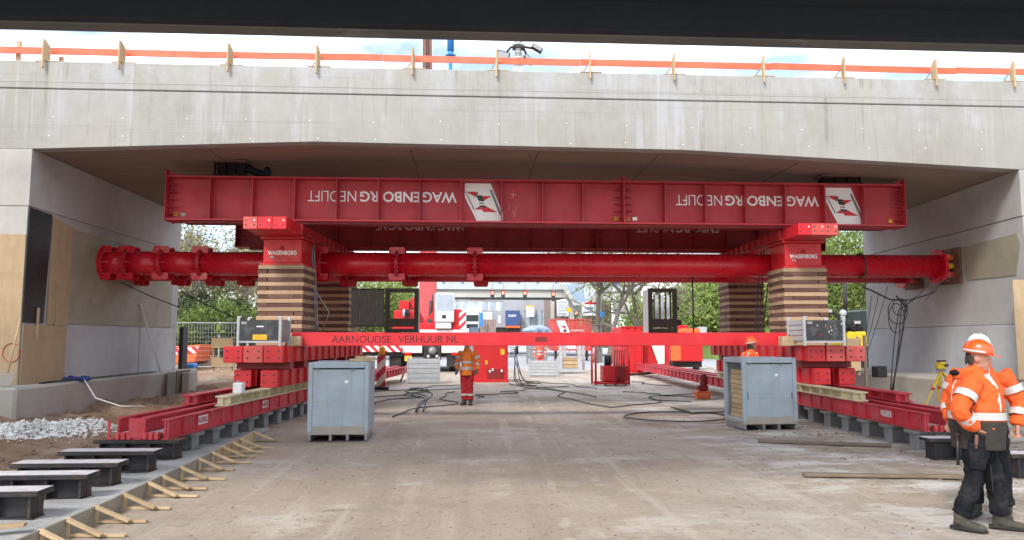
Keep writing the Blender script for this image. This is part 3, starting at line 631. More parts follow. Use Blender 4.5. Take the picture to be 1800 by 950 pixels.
# ------------------------------------------------------------------ horizontal red struts
def strut(y, z, r, xa, xb, flanges, label, jack_right):
    t = thing('strut_pipe', label, 'strut', ((xa+xb)/2, y, z)); XW = xb+.34
    fl = sorted(flanges); segs = [xa]+fl+[xb]
    for a, b in zip(segs[:-1], segs[1:]):
        m = MB(); m.tube([(a+.006, y, z), (b-.006, y, z)], r, 40); m.build('pipe_section', 'pipe_red', t)
        m = MB(); m.cyl((a+.05, y-.004, z+r*1.002), (b-.05, y-.004, z+r*1.002), .001, 4)
    m0 = None
    for x in fl+[xa+.04]:
        m = MB()
        for sx in (-1, 1): m.tube([(x+.003*sx, y, z), (x+.034*sx, y, z)], r+.075, 32, smooth=False)
        f = m.build('flange', 'pipe_red', t, .003)
        m = MB()
        for k in range(20):
            a = 2*math.pi*k/20; m.cyl((x-.06, y+(r+.045)*math.cos(a), z+(r+.045)*math.sin(a)), (x+.06, y+(r+.045)*math.cos(a), z+(r+.045)*math.sin(a)), .012, 6)
        m.build('bolts', 'steel_grey', f, kind='stuff')
        for ang in (-60, 60, 120, 240):           # lug plates standing off each flange
            ca, sa = math.cos(R(ang+90-30)), math.sin(R(ang+90-30))
        for sz in (-1, 1):
            for sy in (-1, 1):
                m = MB(); m.prism([(-.20, 0), (.20, 0), (.20, .13), (.16, .17), (-.16, .17), (-.20, .13)], .016, Matrix.Translation((x, y+sy*.17, z+sz*(r-.05))) @ Matrix(((1, 0, 0, 0), (0, 0, 1, 0), (0, sz, 0, 0), (0, 0, 0, 1))))
                m.build('lug_plate', 'pipe_red', t, .003)
        for sx in (-1, 1):
            for sy in (-1,):
                m = MB(); m.prism([(0.036*sx, 0), (.20*sx, 0), (0.036*sx, .07)], .012, Matrix.Translation((x, y+sy*r*.99, z)) @ Matrix(((1, 0, 0, 0), (0, -1, 0, 0), (0, 0, 1, -.006), (0, 0, 0, 1)))); m.build('gusset', 'pipe_red', t)
    m = MB(); m.tube([(xa-.02, y, z), (xa+.03, y, z)], r+.11, 32, smooth=False); m.build('end_plate', 'pipe_red', t, .004)
    m = MB(); m.tube([(xb-.08, y, z), (xb, y, z)], r+.14, 32, smooth=False); e = m.build('end_plate', 'pipe_red', t, .004)
    if jack_right:
        for dz, mt in ((.22, 'orange_paint'), (0, 'yellow_paint'), (-.22, 'faded_red')):
            m = MB(); m.cyl((xb+.001, y-.12, z+dz), (XW-.06, y-.12, z+dz), .085, 14); m.build('jack', mt, t)
            m = MB(); m.cyl((xb+.001, y+.15, z+dz), (XW-.06, y+.15, z+dz), .085, 14); m.build('jack', mt, t)
        m = MB(); m.b2(XW-.058, XW-.012, y-.42, y+.42, z-.46, z+.46); m.build('wall_plate', 'rust', t, .005)
        for dz in (.36, -.34):
            m = MB(); m.torus((xb+.14, y-.14, z+dz), (0, 1, 0), .05, .012); m.build('shackle', 'steel_grey', t)
    t.rotation_euler.z = -math.atan(.018)
    return t
PY, PZ, PR = 18.62, 3.64, .295
fl1 = [P(x, 460, PY-PR).x for x in (213, 276, 346, 560, 697, 835)]
strut(PY-.09, PZ, PR, XL+.01, wr_x(18.35)-.37, fl1, 'long front red strut pipe with bolted flanges between the abutments', True)
fl2 = [P(x, 490, 21.2-PR).x for x in (303, 367, 428, 597, 705, 829)] 
strut(20.42, PZ, PR, XL+.01, wr_x(20.2)-.37, [P(x, 490, 20.4-PR).x for x in (306, 368, 424, 608, 719, 846)], 'rear red strut pipe half hidden below the front one', True)
m = MB(); PY = 18.33; xs_ = P(1523, 470, PY-PR).x
m.tube([(xs_, PY+(PR+.004)*math.cos(a), PZ+(PR+.004)*math.sin(a)) for a in np.linspace(0, 2*math.pi, 25)], [(.035, .004)]*25, 6, cap=False)
m.tube([(xs_, PY-PR-.006, PZ-.1), (xs_-.04, PY-PR+.02, PZ-.6), (xs_-.1, PY-.2, PZ-1.0)], [(.03, .003)]*3, 6)
tag(m.build('ratchet_strap', 'old_plank'), 'tan ratchet strap looped round the front pipe near right wall', 'strap')
# ------------------------------------------------------------------ skid tracks, base frames, timber towers, header beams
AL, AR = -math.atan(.075), -math.atan(.042)
FLO, FRO = Vector((-4.80, 11.2, 0)), Vector((7.62, 11.4, 0))
def loc_of(O, a, x, y, z=0): return O + Vector((x*math.cos(a)-y*math.sin(a), x*math.sin(a)+y*math.cos(a), z))
def skid_track(O, a, L_, label, inner):
    """three rails with stiffened webs on a roller bed; local y runs along the track, 0 at the near end. inner = sign of the side facing the road"""
    t = thing('skid_track', label, 'track', O, a); z0, z1 = .31, .60
    cut = [0, 5.6, 11.4, 17.2, L_]
    for k, xc in enumerate((-.40, 0, .40)):
        for c0, c1 in zip(cut[:-1], cut[1:]):
            xo = xc
            m = MB(); e = .22 if (c0 == 0 and xc*inner <= 0) else 0
            m.b2(xo-.012, xo+.012, c0+e, c1-.006, z0+.022, z1-.022); m.build('rail_web', 'track_red', t, world=False)
            w = .05 if k != 1 else .062
            m = MB(); m.b2(xo-w, xo+w, c0+e, c1-.006, z1-.02, z1+(0 if k != 1 else .01)); m.build('rail_top', 'track_red', t, .003, world=False)
            m = MB(); m.b2(xo-w, xo+w, c0, c1-.006, z0, z0+.02); m.build('rail_foot', 'track_red', t, .003, world=False)
        if k != 1:
            sgn = 1 if xc > 0 else -1
            yy = .02
            while yy < L_-.3:
                m = MB(); m.b2(*sorted((xc+sgn*.013, xc+sgn*.049)), yy, yy+.014, z0+.02, z1-.021); m.build('web_stiffener', 'track_red', t, world=False)
                yy += .62 if yy > 4 else .48
    for xc in (-.20, .20):
        m = MB(); m.b2(xc-.13, xc+.11, .08, L_-.05, z0+.05, z0+.085); m.build('slide_bed', 'steel_top', t, world=False)
        for i in range(3):
            m = MB(); x = xc-.085+i*.085; m.b2(x-.034, x+.034, -.03, .10, z0-.002, z0+.10); m.build('roller_block', 'track_red', t, .012, world=False)
    m = MB(); m.prism([(-.12, 0), (.12, 0), (.12, .30), (-.12, .30), (-.12, .12), (0, .17), (.12, .12)][:2]+[(.12, .28), (-.12, .28)], .02, Matrix(((1, 0, 0, 0), (0, 0, -1, .0), (0, 1, 0, z0+.03), (0, 0, 0, 1)))); m.build('end_stop', 'track_red', t, .003, world=False)
    return t
tl = skid_track(FLO, AL, 22, 'left red skid track with three rails running back under the bridge', 1)
tr = skid_track(FRO, AR, 25, 'right red skid track with three rails running back under the bridge', -1)
def side_text(t, O, a, x, y, txt, w, h, sgn, z=.40, plate=False):
    M = Matrix.Translation(O) @ Matrix.Rotation(a, 4, 'Z')
    d = Vector((0, 1, 0)) if sgn > 0 else Vector((0, -1, 0))
    o = M @ Vector((x, y if sgn > 0 else y+w, z)); xd = (M.to_3x3() @ d)
    if plate:
        m = MB(); m.box(M @ Vector((x-sgn*.002, y+w/2, z+h/2)), (.004, w*1.1, h*1.35), M=Matrix.Rotation(a, 4, 'Z')); m.build('sign_plate', 'white_print', t)
    lettering(txt, o, xd, (0, 0, 1), h, 'girder_red' if plate else 'white_print', t, width=w, bold=.02, off=.003)
side_text(tl, FLO, AL, .414, 1.03, 'WAGENBORG', .39, .10, 1, .42, True)
side_text(tl, FLO, AL, .414, 3.91, 'WAGENBORG', .39, .10, 1, .42, True)
side_text(tr, FRO, AR, -.414, 1.02, 'WAGENBORG', .41, .11, -1, .42)

# steel support stubs: I-section pedestals with a cap plate, one object each
def stub(loc, rz, w, label, group, z0=0.0, z1=.305, mat='steel_dark', top='steel_top', d=.30):
    t = thing('support_stub', label, 'steel support', (loc[0], loc[1], z0), rz, group); h = z1-z0
    m = MB(); m.b2(-w/2, w/2, -d/2, d/2, h-.055, h); m.mi = [1 if f == 5 else 0 for f in range(6)]; m.build('cap_plate', [mat, top], t, .006, world=False)
    m = MB(); m.b2(-w/2+.08, w/2-.08, -.014, .014, .025, h-.055); m.build('web', mat, t, world=False)
    m = MB(); m.b2(-w/2+.06, w/2-.06, -d/2+.04, d/2-.04, -.03, .025); m.build('foot', mat, t, world=False)
    n = 4 if w > .9 else 3
    for i in range(n):
        x = -w/2+.09+(w-.18)*i/(n-1); 
        for s in (-1, 1):
            m = MB(); m.b2(x-.012, x+.012, *sorted((s*.0145, s*(d/2-.03))), .025, h-.055); m.build('rib', mat, t, world=False)
    return t
for i, (px0, px1, py) in enumerate(((104, 270, 794), (16, 205, 815), (-40, 150, 836), (-160, 60, 866))):
    b_ = G(px1, py, .31); w = 1.24
    stub((b_.x-w/2, b_.y+.19), R(-1.5+i), w, 'uncovered steel support on wet concrete, %s counted from the left skid track' % nth(i), 'steel supports on the poured strip', SLZ-.01, .31)
for i in range(12):
    y = .12+i*.80; q = loc_of(FLO, AL, 0, y); stub(q, AL, 1.26 if i == 0 else 1.06, 'steel support under the left skid track, %s from its near end' % nth(i), 'supports under the left skid track', SLZ-.01 if y < 3.4 else 0, .309, 'steel_grey' if i else 'steel_dark', 'rust')
for i in range(13):
    y = .35+i*.80; q = loc_of(FRO, AR, 0, y); stub(q, AR, 1.06, 'steel support under the right skid track, %s from its near end' % nth(i), 'supports under the right skid track', -.01, .309, 'steel_grey', 'rust')
for i, (px0, py) in enumerate(((1640, 772), (1788, 800))):
    q = G(px0, py, .31); stub((q.x+.6, q.y+.19), R(-2), 1.2, ['uncovered steel support just beyond the right track end, behind the workers', 'uncovered steel support at the right picture edge'][i], 'uncovered supports at right', -.01, .31, 'steel_dark', 'steel_top')

def base_frame(O, a, side, label):
    """stack on the track: cream packing beams, two box girders, cross pieces, row of box beams with bolt holes"""
    y0, y1 = 4.35, 11.6
    def boxbeam(t, xc, w, z0, z1, ya, yb, mat, nm, holes=True):
        m = MB(); m.b2(xc-w/2, xc+w/2, ya, yb, z0, z1); bb = m.build(nm, mat, t, .012, world=False)
        if holes:
            for hx in (-.28, .28):
                for hz in (.3, .7):
                    m = MB(); x = xc+hx*w; z = z0+(z1-z0)*hz; m.tube([(x, ya-.004, z), (x, ya+.01, z)], .022, 8, smooth=False); m.build('bolt_hole', 'black_print', bb, world=False)
        for k in range(int((yb-ya)/.55)):
            y = ya+.22+k*.55
            for s in (-1, 1):
                m = MB(); m.b2(*sorted((xc+s*w/2*.98, xc+s*(w/2+.045))), y, y+.014, z0+.015, z1-.015); m.build('rib', mat, bb, world=False)
        return bb
    t = thing('base_frame', label, 'steel frame', O+Vector((.12, 0, 0)), a)
    for xc, mat in ((-.29, 'bright_red'), (.29, 'tower_red')):
        boxbeam(t, xc, .36, .785, 1.14, y0-.05 if xc*side > 0 else y0+.05, y1, mat, 'box_girder')
    for y in (y0+.55, y0+1.6, y0+2.7, y0+4.2, y0+5.4, y0+6.5):
        m = MB(); m.b2(-.56, .56, y-.14, y+.14, 1.142, 1.285); m.build('cross_piece', 'dark_red', t, .006, world=False)
    for i, xc in enumerate((-.44, -.02, .40)):
        boxbeam(t, xc, .40, 1.288, 1.62, y0-.12-.02*i, y1, ('bright_red', 'faded_red', 'tower_red')[i] if side > 0 else ('tower_red', 'faded_red', 'faded_red')[i], 'box_beam')
    return t
base_frame(FLO, AL, 1, 'stacked red base frame carrying the left timber towers'); base_frame(FRO, AR, -1, 'stacked red base frame carrying the right timber towers')
def hbeam(O, a, xc, ya, yb, z0, z1, w, mat, label, name='packing_beam', rib=.5):
    t = thing(name, label, 'beam', O, a)
    m = MB(); m.b2(xc-w/2, xc+w/2, ya, yb, z1-.03, z1); m.build('top_flange', mat, t, .004, world=False)
    m = MB(); m.b2(xc-w/2, xc+w/2, ya, yb, z0, z0+.025); m.build('bottom_flange', mat, t, .004, world=False)
    m = MB(); m.b2(xc-.012, xc+.012, ya+.002, yb-.002, z0+.025, z1-.03); m.build('web', mat, t, world=False)
    y = ya+.1
    while y < yb-.1:
        for s in (-1, 1):
            m = MB(); m.b2(*sorted((xc+s*.0125, xc+s*(w/2-.006))), y, y+.014, z0+.026, z1-.031); m.build('rib', mat, t, world=False)
        y += rib
hbeam(FLO, AL, .36, 2.1, 11.4, .603, .782, .24, 'cream_paint', 'cream packing beam lying along the inner rail of left track')
hbeam(FLO, AL, -.36, 2.4, 11.4, .603, .782, .24, 'track_red', 'red packing beam lying along the outer rail of left track')
hbeam(FRO, AR, -.36, 2.2, 11.4, .603, .782, .24, 'cream_paint', 'cream packing beam lying along the inner rail of right track')
hbeam(FRO, AR, .30, 1.9, 11.4, .613, .782, .26, 'track_red', 'red packing beam lying along the outer rail of right track')

# timber cribbing towers with red jack heads
tim_mesh = {}
def timber(t, x0, x1, y0, y1, z0, z1, mat, key):
    d = (round(x1-x0, 3), round(y1-y0, 3), round(z1-z0, 3), mat)
    if d not in tim_mesh:
        m = MB(); m.box((0, 0, 0), d[:3]); o = m.build('timber', mat, t, .005, world=False); tim_mesh[d] = o.data
    else:
        o = bpy.data.objects.new('timber', tim_mesh[d]); C.objects.link(o); o.parent = t
        b = o.modifiers.new('bevel', 'BEVEL'); b.width = .005; b.segments = 1
    o.location = ((x0+x1)/2+random.uniform(-.014, .014), (y0+y1)/2+random.uniform(-.014, .014), (z0+z1)/2); o.rotation_euler.z = random.uniform(-.008, .008)
def tower(O, a, yl, zt, label, head, xo=0.0, text=True, dark=False):
    c = loc_of(O, a, xo+.08, yl); t = thing('timber_tower', label, 'timber stack', (c.x, c.y, 1.621), a); h = .52; z = .002; n = 19; lh = (zt-1.623)/n
    for i in range(n):
        za, zb = z+i*lh+.0015, z+(i+1)*lh-.0025
        if i % 2 == 0:       # laid across: long faces to the front
            for k, (ya, yb) in enumerate(((-h, -.16), (-.15, .15), (.16, h))): timber(t, -h, h, ya, yb, za, zb, 'timber_light', i)
        else:
            for k, (xa, xb) in enumerate(((-h, -.30), (-.292, .308), (.316, h))): timber(t, xa, xb, -h+.004, h-.004, za, zb, 'timber_dark', i)
    # jack head: steel box with foot and collar
    zj = zt-1.621
    jh = thing('jack_head', head, 'jack', (c.x, c.y, zt), a)
    m = MB(); m.b2(-.50, .50, -.50, .50, .001, .05); m.build('foot_plate', 'tower_red', jh, .005, world=False)
    m = MB(); m.b2(-.44, .44, -.46, .46, .05, .60); m.build('casing', 'tower_red', jh, .015, world=False)
    m = MB(); m.b2(-.50, .50, -.52, .50, .60, .66); m.build('collar', 'tower_red', jh, .01, world=False)
    m = MB(); m.torus((0, -.465, .40), (0, 1, 0), .035, .012); m.build('lifting_eye', 'dark_red', jh, world=False)
    m = MB(); m.b2(-.28, -.18, -.465, -.461, .17, .21); m.build('data_plate', 'grey_print', jh, world=False)
    M = Matrix.Translation((c.x, c.y, zt)) @ Matrix.Rotation(a, 4, 'Z')
    if text: lettering('WAGENBORG', M @ Vector((-.33, -.46, .235)), M.to_3x3() @ Vector((1, 0, 0)), (0, 0, 1), .10, 'white_print', jh, width=.66, bold=.03, off=.004)
ZJ = 3.45
tower(FLO, AL, 6.36, ZJ, 'near left tower of stacked light and dark timbers', 'red jack head with white lettering on the near left tower')
tower(FRO, AR, 6.15, ZJ, 'near right tower of stacked light and dark timbers', 'red jack head with white lettering on the near right tower')
tower(FLO, AL, 10.75, ZJ, 'far left timber tower in shade behind the near one', 'shaded red jack head on the far left tower', text=False)
tower(FRO, AR, 10.35, ZJ, 'far right timber tower in shade behind the near one', 'shaded red jack head on the far right tower', text=False)
def header(O, a, label, side):
    t = thing('header_beam', label, 'beam', O+Vector((.06, 0, 0)), a); ya, yb = 4.75, 12.0; z0, z1 = 4.115, 4.382
    for i, xc in enumerate((-.31, 0, .31)):
        m = MB(); m.b2(xc-.152, xc+.152, ya+.01*i, yb, z0, z1); b = m.build('box_section', ('faded_red' if (i == 0) == (side > 0) else 'bright_red'), t, .008, world=False)
        for hx in (-.09, .09):
            for hz in (.09, .19):
                m = MB(); m.tube([(xc+hx, ya+.01*i-.004, z0+hz), (xc+hx, ya+.02+.01*i, z0+hz)], .018, 8, smooth=False); m.build('bolt_hole', 'black_print' if (hx+hz) < .2 else 'white_print', b, world=False)
    for s in (-1, 1):
        m = MB(); m.b2(*sorted((s*.468, s*.53)), ya+.9, yb, z0+.01, z0+.03); m.build('side_ledge', 'girder_red', t, world=False)
        y = ya+1
        while y < yb:
            m = MB(); m.b2(*sorted((s*.466, s*.52)), y, y+.014, z0+.03, z1-.01); m.build('rib', 'girder_red', t, world=False); y += .45
header(FLO, AL, 'red header beam lying across the two left jack heads', 1); header(FRO, AR, 'red header beam lying across the two right jack heads', -1)

# bright red spreader beam with engraved lettering between the towers
sb = thing('spreader_beam', 'bright red beam lettered with a hire firm name across the site', 'beam', (1.6, 16.35, 1.622))
b0, b1 = P(513, 596, 16.3).x, P(1383, 596, 16.3).x
m = MB(); m.b2(b0, b1, 16.3, 16.34, 1.624, 1.915); m.build('front_plate', 'bright_red', sb, .006)
m = MB(); m.b2(b0, b1, 16.342, 16.72, 1.64, 1.665); m.build('bottom_plate', 'bright_red', sb)
m = MB(); m.b2(b0, b1, 16.342, 16.72, 1.88, 1.905); m.build('top_plate', 'bright_red', sb)
m = MB(); m.b2(b0, b1, 16.722, 16.76, 1.626, 1.915); m.build('back_plate', 'bright_red', sb)
lettering('AARNOUDSE', (P(583, 602, 16.3).x, 16.3, 1.69), (1, 0, 0), (0, 0, 1), .155, 'dark_print', sb, width=P(687, 602, 16.3).x-P(583, 602, 16.3).x, bold=-.004)
lettering('VERHUUR NL', (P(700, 602, 16.3).x, 16.3, 1.69), (1, 0, 0), (0, 0, 1), .155, 'dark_print', sb, width=P(806, 602, 16.3).x-P(700, 602, 16.3).x, bold=-.004)
xa = P(942, 596, 16.3).x; xb = P(961, 596, 16.3).x
m = MB(); m.prism([(xa, 1.715), (xb, 1.715), (xb+.01, 1.725), (xb+.01, 1.805), (xb, 1.815), (xa, 1.815), (xa-.01, 1.805), (xa-.01, 1.725)], .004, Matrix(((1, 0, 0, 0), (0, 0, -1, 16.2995), (0, 1, 0, 0), (0, 0, 0, 1)))); m.build('hand_slot', 'dark_red', sb)
for xc, nm, lb in ((b0+.12, 'wood_block', 'pale timber block wedged at left end of bright red beam'), (b1-.1, 'wood_block', 'pale timber block wedged at right end of bright red beam')):
    m = MB(); s_ = -1 if xc < 0 else 1
    m.b2(xc-.16+.05*s_, xc+.16+.05*s_, 16.06, 16.27, 1.623, 1.83); tag(m.build(nm, 'plank', bev=.006), lb, 'wood block')
# ------------------------------------------------------------------ grey transport boxes on the road
def transport_box(loc, rz, w, d, h, label, open_side):
    """sheet-steel box on a fork-lift base: corner posts, rails, sheets; open_side shows the boards inside"""
    t = thing('transport_box', label, 'metal box', loc, rz); zb = .16
    for i, (x, y) in enumerate(((0, 0), (w, 0), (0, d), (w, d))):
        m = MB(); sx = 1 if x == 0 else -1; sy = 1 if y == 0 else -1; m.b2(*sorted((x, x+sx*.075)), *sorted((y, y+sy*.075)), zb+.002, h-.002); m.build('post', 'boxgrey', t, .004, world=False)
    for nm, z0, z1 in (('top_rail', h-.10, h), ('bottom_rail', zb, zb+.05)):
        for y in (0.003, d-.063):
            m = MB(); m.b2(.078, w-.078, y, y+.06, z0, z1-.004); m.build(nm, 'boxgrey', t, .004, world=False)
        for x in (0.003, w-.063):
            m = MB(); m.b2(x, x+.06, .078, d-.078, z0, z1-.004); m.build(nm, 'boxgrey', t, .004, world=False)
    m = MB(); m.b2(.078, w-.078, .014, .02, zb+.052, h-.125); m.build('front_sheet', 'boxgrey', t, world=False)
    m = MB(); m.b2(.078, w-.078, d-.02, d-.014, zb+.052, h-.102); m.build('back_sheet', 'boxgrey', t, world=False)
    for s, x in ((-1, .014), (1, w-.02)):
        if s != open_side:
            m = MB(); m.b2(x, x+.006, .078, d-.078, zb+.052, h-.102); m.build('side_sheet', 'boxgrey', t, world=False)
    m = MB(); m.b2(.006, w-.006, .006, d-.006, zb-.05, zb-.001); m.build('floor', 'footing_concrete', t, .004, world=False)
    m = MB(); m.b2(.078, w-.078, -.004, .0135, zb-.04, zb+.10); m.build('kick_strip', 'footing_concrete', t, world=False)
    m = MB(); m.b2(w*.60, w*.66, .010, .0135, h-.36, h-.31); m.build('data_plate', 'white_print', t, world=False)
    for x in (.095, w-.11) if open_side else ():
        m = MB(); m.b2(x, x+.014, .008, .0135, h*.42, h*.52); m.build('latch_slot', 'black_print', t, world=False)
    m = MB(); m.b2(.082, w-.082, .0125, .0137, h*.5, h*.5+.003); m.build('sheet_seam', 'steel_grey', t, world=False)
    m = MB(); m.b2(.05, w-.05, .05, d-.05, h-.008, h+.004); m.build('lid', 'boxgrey', t, .003, world=False)
    for x in (.02, w*.36, w*.64, w-.06):
        m = MB(); m.b2(x, x+.04, .02, d-.02, 0, zb-.052); m.build('skid', 'steel_grey', t, world=False)
    m = MB(); m.b2(.02, w-.02, .02, d-.02, .0, .012); m.build('skid_plate', 'steel_dark', t, world=False)
    for x in (w*.12, w*.7):
        m = MB(); m.b2(x, x+.05, -.006, .013, h-.16, h-.11); m.build('hinge', 'steel_grey', t, world=False)
    if open_side:
        for k in range(10):
            z = zb+.02+k*.098; xa, xb = (.10, w-.2) if open_side < 0 else (.2, w-.10)
            m = MB(); m.b2(xa+random.uniform(0, .02), xb, .12, d-.12, z, z+.09); m.build('stacked_board', 'plank', t, .004, world=False)
    return t
a_ = G(539, 777); transport_box((a_.x, a_.y, 0), R(2), 1.04, 1.15, 1.36, 'closed grey steel box on the road beside the left track', 0)
a_ = G(1308, 757); tb = transport_box((a_.x, a_.y, 0), R(2), 1.10, 1.0, 1.40, 'grey steel box with stacked boards inside, beside the right track', -1)
tag(MB().b2(0, 0, 0, 0, 0, 0).build('x', 'plank') if False else (lambda m: m.build('wooden_offcut', 'plank', bev=.004))(MB().box((-1.93, 13.5, 1.392), (.42, .12, .05), R(15)).box((-1.88, 13.62, 1.434), (.35, .1, .03), R(-12))), 'pale wood offcuts lying on top of the left grey box', 'wood')

# mesh-box stillages
def stillage(loc, rz, w, d, h, label, front, side, posts='galv', sticker=None, legs=.10):
    t = thing('stillage_box', label, 'stillage', loc, rz)
    for (x, y) in ((0, 0), (w, 0), (0, d), (w, d)):
        sx = 1 if x == 0 else -1; sy = 1 if y == 0 else -1
        m = MB(); m.b2(*sorted((x, x+sx*.055)), *sorted((y, y+sy*.055)), 0, h+.05); p = m.build('post', posts, t, .004, world=False)
        m = MB(); m.b2(*sorted((x+sx*.004, x+sx*.09)), *sorted((y+sy*.004, y+sy*.03)), h+.051, h+.075); m.build('stacking_hook', posts, p, world=False)
    def ribbed(x0, x1, y0, y1, n):
        for k in range(n):
            za = legs+(h-legs)*k/n+.007; zb_ = legs+(h-legs)*(k+1)/n-.007; o = 0
            m = MB(); m.b2(x0, x1, y0, y1, za, zb_); m.build('side_sheet', side, t, .012, world=False)
        m = MB(); e_ = .016; m.b2(x0+(e_ if x1-x0 < .05 else 0), x1+(e_ if x1-x0 < .05 else 0)-.004, y0+(e_ if y1-y0 < .05 else 0), y1+(e_ if y1-y0 < .05 else 0)-.004, legs+.002, h-.002); m.build('backing_sheet', 'steel_grey', t, world=False)
    ribbed(.008, .022, .057, d-.057, 4); ribbed(w-.036, w-.022, .057, d-.057, 4); ribbed(.057, w-.057, d-.036, d-.022, 4)
    if front == side: ribbed(.057, w-.057, .008, .022, 5)
    else:
        m = MB(); m.b2(.057, w-.057, .012, .03, legs+.01, h-.012); m.build('front_board', front, t, world=False)
        m = MB(); m.b2(.057, w-.057, .004, .034, legs-.03, legs+.008); m.build('bottom_rail', posts, t, world=False)
        m = MB(); m.b2(.09, .20, .0095, .0115, h-.09, h-.04); m.build('paper_label', 'grey_print', t, world=False)
        if sticker == 'yellow':
            m = MB(); m.b2(w*.36, w*.68, .009, .0115, legs+.03, legs+.14); m.build('yellow_sticker', 'yellow_sticker', t, world=False)
            m = MB(); m.b2(w*.44, w*.60, .009, .0115, h-.15, h-.125); m.build('white_mark', 'white_print', t, world=False)
        else:
            for k in range(11):
                m = MB(); x = w*random.uniform(.2, .93); z = legs+random.uniform(.08, h-legs-.05); s_ = random.uniform(.008, .02)
                m.prism([(x-s_, z-s_*.6), (x+s_*.7, z-s_), (x+s_, z+s_*.5), (x-s_*.3, z+s_)], .002, Matrix(((1, 0, 0, 0), (0, 0, -1, .0115), (0, 1, 0, 0), (0, 0, 0, 1)))); m.build('scrap_label', random.choice(['white_print', 'reflective', 'plank']), t, world=False)
            m = MB(); m.torus((w*.42, .012, legs+.12), (0, 1, 0), .018, .006, 14, 4); m.build('red_seal', 'red_print', t, world=False)
    m = MB(); m.b2(.03, w-.03, .03, d-.03, legs-.025, legs-.002); m.build('floor', posts, t, world=False)
    return t
q = P(415, 606, 15.5); stillage((q.x, 15.5, 1.623), AL, .92, .62, .54, 'grey stillage with black front and yellow sticker on the left base frame', 'black_board', 'galv', sticker='yellow')
q = P(1412, 606, 15.55); stillage((q.x-.03, 15.45, 1.623), R(-3), .90, .95, .56, 'grey stillage with scuffed black front on the right base frame', 'black_board', 'galv', sticker='scraps')
q = G(715, 675); stillage((q.x, q.y, 0), R(2), 1.33, .9, .98, 'grey ribbed stillage standing on the road before the crane', 'galv', 'galv', legs=.03)
q = G(930, 662); stillage((q.x, q.y, 0), R(-2), 1.42, .9, .74, 'low pale grey stillage standing right of the red cabinet', 'galv', 'galv', legs=.03)
m = MB(); q = G(715, 672); m.bar((q.x-.25, q.y-.25, .01), (q.x+.02, q.y-.05, .72), .09, .03); tag(m.build('leaning_plank', 'old_plank'), 'brown plank leaning on the ribbed stillage before the crane', 'plank')

# ------------------------------------------------------------------ timber formwork along the poured strip
fw = thing('formwork', 'timber edge formwork with diagonal braces along the fresh concrete strip', 'formwork', (-3.6, 9, 0))
fx = lambda y: float(np.interp(y, [4, 8.2, 13.6], [-3.63, -3.575, -3.74]))
bt = [4.2, 6.15, 7.9, 9.55, 11.2, 12.4, 13.55]
for i in range(6):
    ya, yb = bt[i]+.003, bt[i+1]-.003
    m = MB(); m.bar((fx(ya)+.004*(i % 2), ya, .07), (fx(yb)+.004*(i % 2), yb, .07+random.uniform(-.005, .008)), .024, .19); m.build('board', 'wet_board' if i < 4 else 'plank', fw, .003)
for (zx, zy) in ((165, 905), (350, 840), (515, 770), (690, 700), (860, 635), (985, 597), (1088, 548), (1175, 500), (1240, 465), (1290, 435), (1335, 410), (1370, 390), (1400, 352)):
    y = G(zx/3.166, 650+zy/3.166, .15).y; x = fx(y); dy = random.uniform(-.05, .02)
    m = MB(); m.bar((x+.018, y+.02, -.05), (x+.018+.005, y+.02, .17), .022, .05, up=(1, 0, 0)); b = m.build('stake', 'plank', fw, .002)
    m = MB(); m.bar((x+.035, y, .155), (x+.36, y-.03+dy, .03), .055, .024); m.build('brace', 'plank', fw, .002)
    m = MB(); m.bar((x+.03, y+.045, .012), (x+.54+random.uniform(-.05, .05), y+.03+dy, .014), .05, .022); m.build('ground_lath', 'plank', fw, .002)
m = MB(); q = G(10, 932, .08); m.bar((q.x-.4, q.y-.1, .10), (q.x+.14, q.y+.05, .115), .1, .03); tag(m.build('loose_board', 'plank', bev=.003), 'short loose board on wet concrete at the bottom left corner', 'board')

# ------------------------------------------------------------------ things on and beside the left abutment
def wall_sheet(name, pts, X, th, mat, label, cat):
    """sheet standing against the wall face X; pts as (world y, z)"""
    m = MB(); m.prism(pts, th, Matrix(((0, 0, 1, X+.002), (1, 0, 0, 0), (0, 1, 0, 0), (0, 0, 0, 1)))); return tag(m.build(name, mat), label, cat)
m = MB(); q0 = P(-90, 412, YF-.03); q1 = P(47, 412, YF-.03); m.b2(q0.x, q1.x-.02, YF-.022, YF-.003, .853, q1.z); pw = tag(m.build('plywood_sheet', 'ply', bev=.002), 'large plywood sheet on the abutment front at the left edge', 'plywood')
m = MB(); c_ = P(20, 620, YF-.03); m.tube([(c_.x+.17*math.cos(a), YF-.024, c_.z+.19*math.sin(a)) for a in np.linspace(.9, 6.6, 22)], [(.018, .003)]*22, 6); m.build('red_spray_ring', 'red_print', pw)
wall_sheet('black_membrane', [(15.51, 2.10), (16.24, 2.10), (16.34, 4.44), (15.52, 4.46)], XL+.006, .012, 'membrane', 'black waterproofing membrane on the left abutment corner', 'membrane')
wall_sheet('plywood_sheet', [(16.37, 2.08), (17.19, 2.08), (17.20, 4.28), (16.37, 4.40)], XL+.006, .018, 'ply', 'tall narrow plywood sheet right of the black membrane', 'plywood')
wall_sheet('plywood_sheet', [(15.52, .853), (17.15, .853), (17.15, 2.05), (15.52, 2.05)], XL+.01, .02, 'ply', 'square plywood sheet below the black membrane', 'plywood')
for i, (y, z0, z1) in enumerate(((15.95, 1.75, 2.42), (16.65, 1.9, 2.62))):
    m = MB(); m.b2(XL+.034, XL+.055, y, y+.07, z0, z1); tag(m.build('lath', 'plank'), ['upright lath nailed over the foot of black membrane', 'upright lath nailed over the narrow plywood sheet'][i], 'lath')
